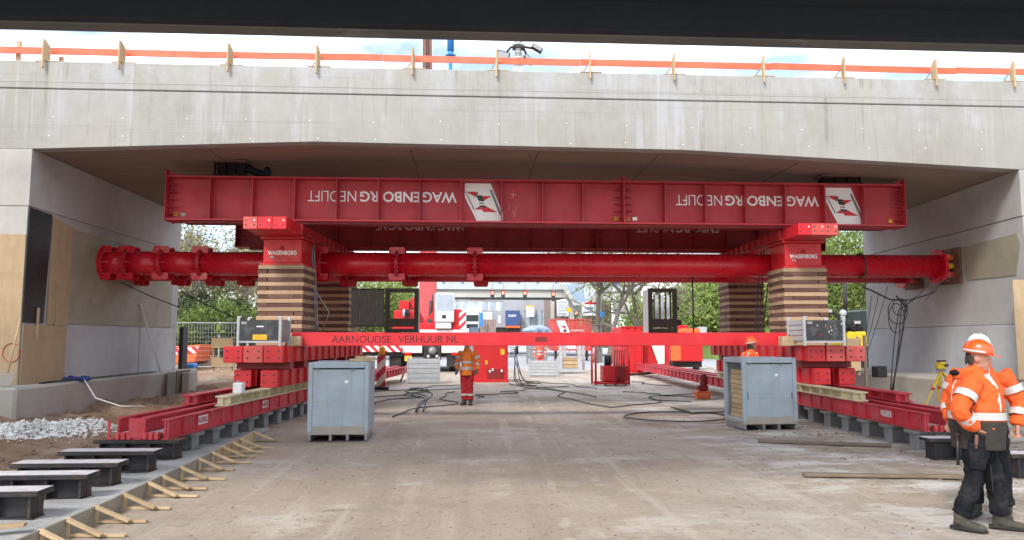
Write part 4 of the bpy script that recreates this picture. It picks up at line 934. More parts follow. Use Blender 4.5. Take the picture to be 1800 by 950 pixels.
m = MB(); q = P(1782, 492, YF-.03); m.b2(q.x-.02, q.x+2, YF-.022, YF-.003, .9, q.z); tag(m.build('plywood_sheet', 'ply', bev=.002), 'plywood sheet on the abutment front at the right edge', 'plywood')
sh = thing('shovel', 'shovel with dusty blade leaning on plywood at the left edge', 'shovel', P(10, 670, 15.0))
a0, a1 = P(36, 560, 15.4), P(14, 655, 15.0); m = MB(); m.cyl(a0, a1, .018, 8); m.build('handle', 'plank', sh)
m = MB(); dd = (a1-a0).normalized(); m.prism([(-.11, 0), (.11, 0), (.12, .2), (.05, .28), (-.05, .28), (-.12, .2)], .008, Matrix.Translation(a1) @ Matrix((Vector((1, .1, 0)).normalized(), dd, Vector((1, .1, 0)).normalized().cross(dd))).transposed().to_4x4()); m.build('blade', 'footing_concrete', sh)
pl = WX(262, 537, XL+.25); pb = WX(279, 651, XL+.25); m = MB(); m.cyl((XL+.03, pl.y, pl.z), (XL+.3, pb.y, .852), .022, 8); m.ball((XL+.03, pl.y, pl.z), .035, 8, 6); tag(m.build('white_pipe', 'white_print'), 'thin white pipe leaning on the left abutment wall', 'pipe')
t = thing('cloth_heap', 'crumpled dark blue cloth lying on the left abutment footing', 'cloth', (XL+.2, 17.4, .85))
m = MB(); c_ = G(135, 668, .86)
for k in range(9): m.ball((c_.x+random.uniform(-.25, .25), c_.y+random.uniform(-.2, .2), .87+random.uniform(0, .03)), (random.uniform(.07, .16), random.uniform(.06, .12), random.uniform(.03, .07)), 8, 6)
o = m.build('cloth', 'blue_cloth', t); rm = o.modifiers.new('r', 'REMESH'); rm.mode = 'VOXEL'; rm.voxel_size = .018
tx = bpy.data.textures.new('cl', 'CLOUDS'); tx.noise_scale = .07; dm = o.modifiers.new('d', 'DISPLACE'); dm.texture = tx; dm.strength = .06; dm.mid_level = .5
m = MB(); m.tube([(c_.x+.05, c_.y-.05, .93), (c_.x+.25, c_.y-.2, .88), (c_.x+.42, c_.y-.45, .84), (c_.x+.72, c_.y-.6, .5), (c_.x+1.3, c_.y-.7, .33), (c_.x+1.7, c_.y-.4, .3)], .012, 6); tag(m.build('white_rope', 'white_print'), 'white rope hanging from the blue cloth over the footing', 'rope')
for i in range(3):
    m = MB(); r_ = random.Random(40+i); m.tube([(-8.72-.06*i+.03*math.sin(k*.9+i), 15.9+k*.42, .866+.006*(k % 2)) for k in range(14)], .011+.003*i, 6); tag(m.build('ledge_cable', 'black_rubber'), ['thin', 'medium', 'thick'][i]+' black cable lying along the top of the left footing', 'cable', 'cables on the left footing')
# concrete blocks and end board at the far end of the footing
for i, (xa, xb, ya, yb, h) in enumerate(((-8.56, -8.28, 21.7, 22.5, .62), (-8.22, -8.02, 21.9, 22.5, .6))):
    m = MB(); m.b2(xa+.0, xb, ya, yb, .05, .22+h); tag(m.build('concrete_block', 'footing_concrete', bev=.02), ['larger pale concrete block against the left footing end', 'smaller pale concrete block right of the larger one at left footing'][i], 'block')
m = MB(); m.b2(-8.265, -8.235, 21.6, 22.6, .05, .88); tag(m.build('form_board', 'old_plank'), 'dark form board between two concrete blocks at the left footing', 'board')
q = P(316, 600, 23.7); m = MB(); m.b2(q.x-.02, q.x+.10, 23.7, 24.1, .3, 2.15); tag(m.build('black_sheet', 'membrane'), 'black sheet hanging beside the far edge of left abutment', 'sheet')
# bracing cables on the left
for i, (a, b, r_) in enumerate(((P(213, 497, 18.6), P(316, 541, 19.2), .014), (P(318, 512, 21.0), P(411, 558, 19.5), .016))):
    m = MB(); m.tube([a, (a+b)/2+Vector((0, 0, -.03)), b], r_, 6); tag(m.build('guy_cable', 'black_rubber'), ['taut dark cable from the left pipe flange along the abutment wall', 'taut dark cable from rear pipe down to the left stillage'][i], 'cable')
# ------------------------------------------------------------------ people
def remesh(o, vox, smooth=6, disp=0, dscale=.06, sub=False):
    r = o.modifiers.new('remesh', 'REMESH'); r.mode = 'VOXEL'; r.voxel_size = vox; r.use_smooth_shade = True
    s = o.modifiers.new('smooth', 'SMOOTH'); s.iterations = smooth; s.factor = .5
    if disp:
        t = bpy.data.textures.new('folds', 'CLOUDS'); t.noise_scale = dscale; t.noise_depth = 2
        d = o.modifiers.new('folds', 'DISPLACE'); d.texture = t; d.strength = disp; d.mid_level = .5; d.texture_coords = 'LOCAL'
    return o
def lerp(a, b, t): return Vector(a).lerp(Vector(b), t)
def limb(m, pts, rad, seg=14, n=5):
    """smooth tube through joints"""
    P_ = [Vector(p) for p in pts]; out = []; rr = []
    for i in range(len(P_)-1):
        for k in range(n):
            t = k/n; a = P_[max(i-1, 0)]; b = P_[i]; c = P_[i+1]; d = P_[min(i+2, len(P_)-1)]
            q = .5*((2*b)+(c-a)*t+(2*a-5*b+4*c-d)*t*t+(3*b-a-3*c+d)*t**3) if len(P_) > 2 else b.lerp(c, t)
            q = q.lerp(b.lerp(c, t), .55); out.append(q); rr.append(rad[i]*(1-t)+rad[i+1]*t)
    out.append(P_[-1]); rr.append(rad[-1]); m.tube(out, rr, seg); return out, rr
def band(m, a, b, r0, r1, w, t, out=.007, seg=18):
    """reflective strip round a limb at parameter t"""
    a = Vector(a); b = Vector(b); d = (b-a); L_ = d.length; c = a+d*t; u = d.normalized(); r = r0+(r1-r0)*t+out
    m.tube([c-u*w/2, c+u*w/2], r, seg, cap=False)
def hand(m, wr, elbow, s, curl=.5, fist=False):
    """palm, four unequal fingers bent at the knuckles, thumb leaving the side of the palm"""
    wr = Vector(wr); d = (wr-Vector(elbow)).normalized(); side = d.cross(Vector((0, 0, 1)))
    side = side.normalized() if side.length > .1 else Vector((0, 1, 0)); nrm = side.cross(d).normalized()*s
    pk = wr+d*.085; m.tube([wr-d*.02, wr+d*.03, pk], [(.026, .022), (.038, .018), (.040, .016)], 10)
    for k, l in enumerate((.066, .076, .072, .056)):
        p0 = pk+side*(.030-.020*k)-d*.01; p1 = p0+(d*math.cos(curl*.6)+nrm*math.sin(curl*.6))*l*.5; p2 = p1+(d*math.cos(curl*1.7)+nrm*math.sin(curl*1.7))*l*.5
        m.tube([p0, p1, p2], [.0095, .009, .0075], 7)
    p0 = wr+d*.025+side*.032; p1 = p0+side*.022+d*.03+nrm*.008; p2 = p1+d*.032+nrm*.012; m.tube([p0, p1, p2], [.012, .0105, .0085], 7)
def person(loc, rz, label, pose, jacket='hivis', lower='olive_cloth', trousers='navy_cloth', helmet='helmet_orange', scale=1.0, vox=.014, glove=None, hood=False, vest_two_tone=False, turn=0.0, nod=0.0, leg_bands=None, boots='boot', bulk=1.0):
    """local frame: facing +Y, right hand side +X, feet on z = 0"""
    t = thing('person', label, 'person', loc, rz); t.scale = (scale,)*3
    hp = {s: Vector((.095*s, 0, .93)) for s in (1, -1)}; sh_ = {s: Vector((.195*s, -.01, 1.45)) for s in (1, -1)}
    kn, an, el, wr = pose['knee'], pose['ankle'], pose['elbow'], pose['wrist']; hc = Vector((0, .035, 1.655)); MH = Matrix.Rotation(turn, 4, 'Z') @ Matrix.Rotation(-nod, 4, 'X')
    hv = lambda v: hc+MH @ Vector(v)
    # body: one continuous surface, head to feet
    m = MB(); m.tube([(0, 0, .90), (0, 0, 1.05), (0, .005, 1.25), (0, 0, 1.42), (0, -.005, 1.49)], [(.14, .095), (.13, .09), (.15, .10), (.16, .085), (.06, .06)], 18)
    m.tube([(0, -.005, 1.44), (0, .01, 1.58)], [.058, .054], 12)
    M3 = MH.to_3x3()
    m.ball(hv((0, 0, .02)), (.076, .095, .105), 18, 12, M=M3); m.ball(hv((0, .03, -.055)), (.055, .062, .062), 14, 9, M=M3); m.ball(hv((0, .07, -.10)), (.03, .024, .024), 10, 7, M=M3)
    m.tube([hv((0, .088, .022)), hv((0, .107, -.018)), hv((0, .103, -.03)), hv((0, .085, -.04))], [.010, .015, .017, .010], 8)
    for s in (1, -1): m.ball(hv((.074*s, -.005, -.01)), (.012, .024, .034), 8, 7, M=M3); m.ball(hv((.03*s, .082, .035)), (.026, .012, .010), 8, 6, M=M3)
    m.ball(hv((0, .091, -.066)), (.026, .010, .008), 8, 5, M=M3)
    for s in (1, -1):
        limb(m, [hp[s]+Vector((0, 0, .03)), kn[s], an[s]], [.085, .058, .04], 12); limb(m, [an[s], Vector(an[s])+Vector((.005*s, .07, -.055))], [.035, .018], 10)
        limb(m, [sh_[s], el[s], wr[s]], [.055, .042, .028], 12)
        hand(m, wr[s], el[s], pose.get('palm', {}).get(s, 1), pose.get('curl', .6))
    body = m.build('body', glove and 'skin' or 'skin', t, world=False); remesh(body, min(vox, .011), 3)
    for s in (1, -1):
        m = MB(); m.ball(hv((.031*s, .086, .018)), (.0125, .008, .009), 8, 6, M=M3); m.build('eye', 'white_print', t, world=False)
        m = MB(); m.ball(hv((.031*s, .0935, .018)), (.006, .003, .006), 8, 6, M=M3); m.build('iris', 'hair', t, world=False)
    m = MB()
    for k in range(26):
        a = math.pi*(.12+.76*k/25)+math.pi; x, y = .079*math.cos(a), .098*math.sin(a)
        m.ball(hv((x, y-.002, -.015+.02*math.sin(k))), (.011, .011, .045), 6, 5, M=M3)
    m.build('hair', 'hair', t, world=False)
    # trousers
    m = MB(); m.tube([(0, -.005, .80), (0, -.005, .90), (0, 0, 1.02)], [(.17, .125), (.185, .135), (.175, .125)], 20)
    for s in (1, -1):
        a = Vector(an[s])+Vector((0, -.01, .05)); limb(m, [hp[s], lerp(hp[s], kn[s], .45), kn[s], lerp(kn[s], a, .6), a], [.108, .104, .085, .083, .086], 16)
    remesh(m.build('trousers', trousers, t, world=False), vox, 3, .038, .08)
    if leg_bands:
        for s in (1, -1):
            m = MB(); band(m, kn[s], an[s], .086, .088, .055, .52, .012); m.build('leg_band', leg_bands, t, world=False)
    # boots with soles
    for s in (1, -1):
        a = Vector(an[s]); fd = Matrix.Rotation(pose.get('foot', {}).get(s, 0), 3, 'Z'); f = lambda v: a+fd @ Vector(v)
        m = MB(); m.tube([f((0, -.01, .10)), f((0, -.012, .02)), f((0, -.015, -.04))], [.063, .064, .06], 14); m.tube([f((0, -.075, -.048)), f((0, 0, -.04)), f((0, .09, -.045)), f((0, .165, -.052)), f((0, .20, -.058))], [(.035, .035), (.046, .05), (.050, .042), (.046, .034), (.025, .022)], 14)
        b_ = m.build('boot', boots, t, world=False); remesh(b_, .010, 3, .006, .05)
        m = MB(); m.prism([(x_, y_) for x_, y_ in ((-.035, -.11), (.035, -.11), (.05, -.02), (.055, .10), (.04, .19), (0, .22), (-.04, .19), (-.055, .10), (-.05, -.02))], .024, Matrix.Translation((a.x, a.y, a.z-.088)) @ fd.to_4x4()); m.build('sole', 'black_rubber', b_, .005, world=False)
    # jacket: torso and sleeves in one
    m = MB(); J = [(.80, .205, .165), (.90, .215, .172), (1.05, .212, .168), (1.22, .215, .17), (1.36, .215, .155), (1.45, .17, .125), (1.51, .10, .10), (1.55, .085, .09)]; J = [(z, a*(1+(bulk-1)*(1 if 1.0 < z < 1.45 else .3)), b*(1+(bulk-1)*(1.1 if 1.0 < z < 1.45 else .3))) for z, a, b in J]
    m.tube([(0, -.005, z) for z, _, _ in J], [(a, b) for _, a, b in J], 24)
    for s in (1, -1): limb(m, [sh_[s]-Vector((.03*s, 0, .0)), el[s], lerp(el[s], wr[s], .93)], [.092*bulk, .074*bulk, .058*bulk], 16)
    remesh(m.build('jacket', jacket, t, world=False), vox, 3, .042, .085)
    tq = lambda z, o: [np.interp(z, [j[0] for j in J], [j[k] for j in J])+o for k in (1, 2)]
    if lower:      # darker lower part of the jacket
        m = MB(); zs = (.775, .82, .90, .98, 1.05); m.tube([(0, -.005, z) for z in zs], [tuple(tq(max(z, .8), .014 if z < 1.05 else .012)) for z in zs], 26); remesh(m.build('jacket_hem', lower, t, world=False), vox, 2, .012, .08)
    for z in ((1.10,) if lower else (1.0, 1.16)):
        m = MB(); m.tube([(0, -.005, z-.036), (0, -.005, z+.036)], [tuple(tq(z, .013))]*2, 28, cap=False); m.build('reflective_band', 'reflective', t, world=False)
    for s in (1, -1):
        m = MB(); zs = (1.12, 1.20, 1.30, 1.38, 1.45, 1.50); 
        for sy in (1, -1):
            pts = []
            for z in zs: a, b = tq(z, .012); x = .105*s*(1-.25*max(0, z-1.3)/.2); pts.append((x, -.005+sy*b*math.sqrt(max(.05, 1-(x/a)**2)), z))
            m.tube(pts, [(.026, .004)]*len(pts), 8)
        m.build('reflective_brace', 'reflective', t, world=False)
        for tt in (.52,):
            m = MB(); band(m, sh_[s], el[s], .092*bulk, .074*bulk, .07, .55, .010); m.build('sleeve_band', 'reflective', t, world=False)
            m = MB(); band(m, el[s], wr[s], .074*bulk, .058*bulk, .065, .42, .010); m.build('sleeve_band', 'reflective', t, world=False)
    if hood:
        m = MB(); m.torus((0, -.07, 1.52), (0, -.4, 1), .085, .045, 20, 8); m.ball((0, -.14, 1.475), (.12, .06, .07), 12, 8); remesh(m.build('hood', 'olive_cloth' if hood == 2 else jacket, t, world=False), .013, 4, .015, .06)
        m = MB(); m.ball((0, -.16, 1.505), (.15, .06, .035), 12, 8); remesh(m.build('hood_lining', 'navy_cloth', t, world=False), .013, 3, .01, .05)
    # helmet
    m = MB(); prof = [(.125, .0), (.128, .02), (.122, .06), (.102, .10), (.066, .128), (.02, .140)]
    vs = []; n = 24
    for r_, z in prof:
        for k in range(n): a = 2*math.pi*k/n; vs.append(hv((r_*.86*math.sin(a), r_*1.04*math.cos(a)-.004, z+.045)))
    fs = [(i*n+k, (i+1)*n+k, (i+1)*n+(k+1) % n, i*n+(k+1) % n) for i in range(len(prof)-1) for k in range(n)]+[tuple((len(prof)-1)*n+k for k in range(n))[::-1], tuple(range(n))]
    m.add(vs, fs, 0, True); hm = m.build('helmet', helmet, t, world=False)
    m = MB(); pk = [(.125*.95*math.sin(a), .13*math.cos(a)+.004) for a in np.linspace(-.95, .95, 13)]; pk2 = [(.118*math.sin(a), .13*math.cos(a)+.062*max(0, math.cos(a))) for a in np.linspace(.95, -.95, 13)]
    m.prism(pk+pk2, .008, Matrix.Translation(hv((0, 0, .040))) @ MH); m.build('peak', helmet, hm, .002, world=False)
    m = MB(); m.tube([hv((.118*math.sin(a), .136*math.cos(a)-.004, .066)) for a in np.linspace(1.0, 5.3, 24)], [(.004, .013)]*24, 6); m.build('helmet_band', 'reflective', hm, world=False)
    for k in (-1, 0, 1):
        m = MB(); m.tube([hv((.03*k, .115*math.cos(a)*1.02, .05+.132*math.sin(a)*1.02)) for a in np.linspace(.35, 2.8, 14)], .007, 6); m.build('helmet_rib', helmet, hm, world=False)
    if glove:
        for s in (1, -1):
            m = MB(); d = (Vector(wr[s])-Vector(el[s])).normalized(); w_ = Vector(wr[s]); m.tube([w_-d*.04, w_+d*.02, w_+d*.09, w_+d*.12], [(.045, .04), (.046, .034), (.050, .034), (.035, .028)], 12)
            for k, l in enumerate((.07, .08, .075, .06)):
                sd_ = d.cross(Vector((0, 1, 0))).normalized(); p0 = w_+d*.085+sd_*(.032-.021*k); m.tube([p0, p0+d*l*.5+Vector((0, .012, 0)), p0+d*l*.8+Vector((0, .035, 0))], [.0125, .012, .010], 7)
            m.tube([w_+d*.03+Vector((0, .03, 0)), w_+d*.07+Vector((0, .055, 0)), w_+d*.10+Vector((0, .06, 0))], [.015, .014, .011], 7)
            remesh(m.build('glove', glove, t, world=False), .008, 2)
    return t
# near worker, facing right, right hand in the jacket pocket
f0 = G(1727, 932); f1 = G(1790, 930)
A = ((f0+f1)/2)
poseA = {'knee': {1: (.11, -.05, .50), -1: (-.10, .11, .50)}, 'ankle': {1: (.12, -.17, .095), -1: (-.12, .15, .095)}, 'foot': {1: R(-14), -1: R(4)},
         'elbow': {1: (.355, -.14, 1.17), -1: (-.33, -.20, 1.17)}, 'wrist': {1: (.20, -.015, .985), -1: (-.28, -.16, .93)}, 'curl': .9}
A.x -= .16
pa = person((A.x, A.y, 0), R(-126), 'worker in orange jacket and dark work trousers, facing right in foreground', poseA, scale=.955, vox=.012, hood=1, bulk=1.12, turn=R(-4), nod=R(8))
m = MB(); m.box((.20, -.02, .72), (.06, .14, .26), M=Matrix.Rotation(.15, 4, 'Y')); m.build('tool_pocket', 'navy_cloth', pa, .015, world=False)
m = MB(); m.cyl((.235, -.02, .80), (.225, -.01, .93), .016, 8); m.build('tool_handle', 'rust', pa, world=False)
m = MB(); m.cyl((.15, -.17, .90), (.17, -.18, .62), .014, 8); m.ball((.15, -.17, .92), .03, 8, 6); m.build('hammer', 'steel_dark', pa, world=False)
for s in (1, -1):
    m = MB(); m.prism([(-.075, -.13), (.075, -.13), (.08, .11), (-.08, .11)], .01, Matrix.Translation((.13*s, .095, .53)) @ Matrix.Rotation(R(92), 4, 'X')); m.build('knee_pad', 'black_rubber', pa, .01, world=False)
# second worker behind, turned towards the first
poseB = {'knee': {1: (.11, .03, .50), -1: (-.12, .02, .50)}, 'ankle': {1: (.12, -.01, .095), -1: (-.14, .0, .095)}, 'foot': {1: R(-15), -1: R(10)},
         'elbow': {1: (.30, -.05, 1.17), -1: (-.31, -.04, 1.16)}, 'wrist': {1: (.28, .10, .93), -1: (-.29, .06, .92)}}
person((A.x+.37, A.y+.44, 0), R(140), 'second worker in orange jacket half hidden behind the foreground worker', poseB, helmet='helmet_white', scale=.985, vox=.014, bulk=1.08)
# worker far inside the site
stand = {'knee': {1: (.085, .02, .50), -1: (-.085, .02, .50)}, 'ankle': {1: (.085, -.02, .095), -1: (-.09, -.02, .095)}, 'foot': {1: R(-12), -1: R(12)},
         'elbow': {1: (.29, -.06, 1.18), -1: (-.29, -.06, 1.18)}, 'wrist': {1: (.28, .06, .95), -1: (-.28, .06, .95)}}
q = G(821, 712); person((q.x, q.y, 0), R(165), 'worker in orange jacket and red trousers standing below the bright red beam', stand, jacket='hivis_pale', lower=None, trousers='red_cloth', scale=.99, vox=.018, glove='glove', leg_bands='reflective')
# worker behind the right box, looking up
q = P(1320, 640, 15.85); person((q.x, 15.85, 0), R(-75), 'worker in orange helmet looking up from behind the right grey box', stand, scale=.99, vox=.02, nod=R(-12), lower=None)
q = G(955, 659); person((q.x+.05, q.y+2.2, 0), R(170), 'distant worker in coral trousers standing behind the low stillage', stand, jacket='coral_cloth', lower=None, trousers='coral_cloth', scale=1.0, vox=.025)

# surveying tripod on the right footing side
tp = thing('survey_tripod', 'yellow surveying tripod with instrument beside the right abutment', 'tripod', (G(1652, 690, .4)))
b0_ = P(1654, 652, 14.6)
for (x, y) in ((1627, 712), (1648, 706), (1682, 690)):
    ft = P(x, y, 14.6+(.5 if x == 1682 else (0 if x == 1627 else .35))); m = MB(); md = lerp(b0_, ft, .55); m.bar(b0_, md, .05, .03); m.bar(lerp(b0_, ft, .45), ft, .03, .022); l_ = m.build('leg', 'yellow_paint', tp, .003)
    m = MB(); m.tube([lerp(b0_, ft, .50), lerp(b0_, ft, .56)], .034, 8); m.build('clamp', 'red_print', l_)
m = MB(); m.tube([b0_+Vector((0, 0, -.01)), b0_+Vector((0, 0, .03))], .085, 14); m.build('head_plate', 'steel_grey', tp)
m = MB(); m.box(b0_+Vector((0, 0, .085)), (.16, .13, .10)); m.box(b0_+Vector((.0, -.02, .15)), (.10, .16, .05)); m.build('instrument', 'yellow_paint', tp, .012)
m = MB(); m.box(b0_+Vector((.02, 0, .195)), (.17, .05, .035)); m.cyl(b0_+Vector((.06, -.12, .11)), b0_+Vector((.06, .10, .11)), .03, 12); m.build('handle_and_lens', 'steel_dark', tp)
# planks on the right
for i, (x0, y0, x1, y1) in enumerate(((1412, 834, 1690, 838), (1332, 775, 1566, 783))):
    a, b = G(x0, y0, .03), G(x1, y1, .03); m = MB(); m.bar(a, b, .12, .04); tag(m.build('scaffold_plank', 'old_plank', bev=.004), ['long weathered plank on the ground before the two workers', 'long weathered plank on the ground before the right track supports'][i], 'plank')
# ------------------------------------------------------------------ background beyond the bridge
def rb(x0, y0, x1, y1, Y, dep, m=None):
    """box whose front face covers the given photo rectangle at distance Y, dep metres deep"""
    a, b = P(x0, y1, Y), P(x1, y0, Y); a2, b2_ = P(x1, y1, Y), P(x0, y0, Y); m = m or MB()
    m.b2(a.x, a2.x, Y, Y+dep, (a.z+a2.z)/2, (b.z+b2_.z)/2); return m
def part(name, mat, par, x0, y0, x1, y1, Y, dep, bev=0): return rb(x0, y0, x1, y1, Y, dep).build(name, mat, par, bev)

# mobile crane seen from behind
Yc = 41.0
cr_ = thing('mobile_crane', 'red and white mobile crane standing beyond the bridge', 'crane', (-1.6, Yc+4, 0))
part('rear_body', 'white_paint', cr_, 706, 607, 742, 621, Yc, 7, .03); part('rear_body', 'white_paint', cr_, 776, 607, 816, 621, Yc, 7, .03)
part('chassis', 'steel_dark', cr_, 716, 590, 806, 628, Yc+.25, 8); part('carrier_deck', 'white_paint', cr_, 704, 580, 818, 592, Yc+.1, 8, .03)
part('engine_block', 'steel_dark', cr_, 745, 609, 775, 634, Yc-.05, .8, .05)
m = MB(); c_ = P(760, 617, Yc-.1); m.ball(c_, .22, 14, 9); m.build('coupling', 'steel_grey', cr_)
for px_ in (753, 768): m = MB(); c_ = P(px_, 627, Yc-.15); m.ball(c_, .09, 10, 7); m.build('air_tank', 'reflective', cr_)
for px0, px1 in ((711, 723), (794, 806)): part('tail_light', 'red_lens', cr_, px0, 620, px1, 625, Yc-.08, .06)
pl_ = part('number_plate', 'yellow_paint', cr_, 711, 626, 724, 635, Yc-.06, .04)
for px_ in (709, 796):
    for k in range(3):
        a = P(px_-6, 640, Yc+1.2+k*1.7); w_ = MB(); w_.tube([(a.x, a.y, .62), (a.x+.52, a.y, .62)], .62, 22, smooth=False); wh = w_.build('wheel', 'black_rubber', cr_, .05)
        w_ = MB(); w_.tube([(a.x-.01, a.y, .62), (a.x+.53, a.y, .62)], .30, 16, smooth=False); w_.build('rim', 'steel_grey', wh)
for px0, px1 in ((684, 705), (785, 808)): part('mudflap', 'steel_dark', cr_, px0, 622, px1, 645, Yc+.1, .04)
part('outrigger_box', 'stripe_right', cr_, 628, 607, 705, 619, Yc-.3, .5)
part('outrigger_beam', 'steel_dark', cr_, 632, 619, 706, 626, Yc-.1, .4)
part('outrigger_pad', 'steel_grey', cr_, 684, 628, 702, 652, Yc+.2, .5)
# superstructure
part('turntable', 'machine_red', cr_, 690, 568, 800, 584, Yc+.2, 4, .05)
bm = MB(); a, b = P(752, 580, Yc+1.0), P(752, 470, Yc+3.2)
bm.bar(a+Vector((0, 0, -.3)), b+Vector((0, .6, 1.8)), .95, 1.0, up=(0, 1, 0)); bm.build('boom', 'machine_red', cr_, .04)
d_ = (b-a).normalized(); e0 = b+d_*1.5; e1 = b+d_*24
bm = MB(); bm.bar(e0, e1, .66, .7, up=(0, 1, 0)); bm.build('inner_section', 'rust', cr_, .04)
for sx in (-1, 1): bm = MB(); bm.bar(e0+Vector((sx*.38, -.3, 0)), e1+Vector((sx*.38, -.3, 0)), .10, .30, up=(0, 1, 0)); bm.build('section_side', 'tarp', cr_)
for k in range(5): bm = MB(); bm.tube([e0.lerp(e1, t)+Vector((-.2+k*.1+.03*math.sin(9*t+k), -.42-.05*(k % 2), 0)) for t in np.linspace(0, 1, 14)], .03, 6); bm.build('boom_hose', ['old_plank', 'steel_dark', 'machine_red', 'steel_dark', 'old_plank'][k], cr_)
bm = MB(); bm.bar(P(757, 575, Yc+.25), P(761, 506, Yc+1.9), .07, .10, up=(0, 1, 0)); bm.bar(P(754, 575, Yc+.3), P(757, 530, Yc+1.2), .14, .14, up=(0, 1, 0)); bm.build('boom_cylinder', 'steel_dark', cr_)
cab = part('cab', 'white_paint', cr_, 764, 515, 798, 567, Yc-.2, 2.0, .06); part('cab_window', 'glass_pale', cr_, 767, 518, 796, 547, Yc-.215, .02); part('cab_skirt', 'white_paint', cr_, 765, 567, 793, 578, Yc-.1, 1.8, .03)
part('grille', 'steel_dark', cr_, 777, 554, 784, 560, Yc-.215, .02)
ft_ = MB(); ft_.prism([(0, 0), (1.5, 0), (1.5, .5), (.9, 1.3), (.0, .2)], 1.2, Matrix.Translation((P(738, 577, Yc).x, Yc+.5, P(738, 577, Yc).z-.1)) @ Matrix(((1, 0, 0, 0), (0, 0, 1, 0), (0, 1, 0, 0), (0, 0, 0, 1)))); ft_.build('boom_foot', 'machine_red', cr_)
cw = part('counterweight', 'machine_red', cr_, 796, 544, 808, 580, Yc+.1, 1.2, .04); part('warning_panel', 'stripe_left', cr_, 807, 545, 819, 578, Yc+.05, .06)
part('counterweight_drum', 'machine_red', cr_, 792, 556, 806, 584, Yc+.3, 1.0, .05)
part('winch_housing', 'machine_red', cr_, 692, 546, 737, 563, Yc+.2, 2.0, .05); part('ballast_block', 'machine_red', cr_, 701, 529, 719, 545, Yc+.6, 1.5, .03); part('ballast_block', 'machine_red', cr_, 722, 524, 731, 543, Yc+.9, 1.2, .03)
m = MB(); c_ = P(708, 551, Yc); c2 = P(719, 551, Yc); m.cyl((c_.x, Yc-.05, c_.z), (c2.x, Yc-.05, c_.z), .22, 16); m.build('winch_drum', 'black_rubber', cr_)
m = MB(); m.cyl((c_.x+.02, Yc-.12, c_.z), (c_.x+.14, Yc-.12, c_.z), .22, 14); m.build('motor', 'galv', cr_)

# red power cabinet and hydraulic unit
cab = thing('power_cabinet', 'red steel power cabinet behind the standing worker', 'cabinet', G(864, 673))
part('housing', 'machine_red', cab, 832, 604, 893, 669, 31.2, 1.4, .03); part('skid_base', 'machine_red', cab, 833, 668, 894, 675, 31.1, 1.5, .01)
part('louvre_panel', 'dark_red', cab, 856, 649, 886, 666, 31.18, .03); part('warning_label', 'yellow_sticker', cab, 880, 614, 887, 624, 31.18, .03); part('lock', 'yellow_sticker', cab, 853, 634, 857, 641, 31.18, .03)
for x, y in ((861, 653), (866, 650), (882, 652)): part('valve', 'white_print', cab, x-1.5, y-2, x+1.5, y+2, 31.16, .03)
hu = thing('hydraulic_unit', 'red hydraulic power unit in a tube frame with black hose levers', 'hydraulic unit', G(1077, 679)); Yh = 28.4
for (x, d) in ((1047.5, 0), (1106, 0), (1047.5, .9), (1106, .9)):
    a = P(x, 680, Yh); m = MB(); m.cyl((a.x, Yh+d, .03), (a.x, Yh+d, 1.56), .042, 8); m.build('frame_post', 'machine_red', hu)
xa_, xb_ = P(1047.5, 640, Yh).x, P(1106, 640, Yh).x
for z in (.10, 1.55):
    for d in (0, .9): m = MB(); m.cyl((xa_, Yh+d, z), (xb_, Yh+d, z), .04, 8); m.build('frame_rail', 'machine_red', hu)
    for x in (xa_, xb_): m = MB(); m.cyl((x, Yh, z), (x, Yh+.9, z), .04, 8); m.build('frame_rail', 'machine_red', hu)
m = MB(); m.b2(xa_+.30, xb_-.04, Yh+.05, Yh+.8, .16, .76); m.build('tank', 'machine_red', hu, .02)
m = MB(); m.b2(xa_+.05, xa_+.28, Yh+.1, Yh+.5, .9, 1.4); m.build('control_box', 'galv', hu, .01)
m = MB(); m.cyl((xa_+.52, Yh+.3, .76), (xa_+.52, Yh+.3, 1.15), .14, 14); m.build('motor', 'black_rubber', hu)
for k in range(5):
    x = xa_+.74+k*.09; m = MB(); m.cyl((x, Yh+.12, .76), (x+.02, Yh+.08, 1.32), .018, 6); m.ball((x+.02, Yh+.08, 1.33), .03, 8, 6); m.build('lever', 'black_rubber', hu)
    m = MB(); m.tube([(x, Yh+.02, .85), (x+.03, Yh-.04, .7), (x+.02, Yh-.03, .45), (x+random.uniform(-.1, .1), Yh-.06, .1)], .014, 6); m.build('hose', 'black_rubber', hu)
for x in (xa_+.35, xa_+.75, xb_-.15):
    m = MB(); m.tube([(x, Yh+.1, .07), (x+.06, Yh+.1, .07)], .07, 12, smooth=False); m.build('castor', 'black_rubber', hu)

# grey rack with boards
rk = thing('steel_rack', 'grey steel rack holding brown boards on the road', 'rack', G(1006, 656)); Yr = 39.0
for x in (986, 1019): part('post', 'galv', rk, x-3, 600, x+3, 653, Yr, .18); part('post', 'galv', rk, x+5, 600, x+9, 651, Yr+1.2, .15)
part('base', 'galv', rk, 983, 648, 1024, 655, Yr-.02, 1.4); part('top_rail', 'galv', rk, 983, 598, 1024, 602, Yr-.01, .2)
for k in range(3): part('board', 'plank', rk, 990, 629+k*6.3, 1016, 634.5+k*6.3, Yr+.05, 1.1)

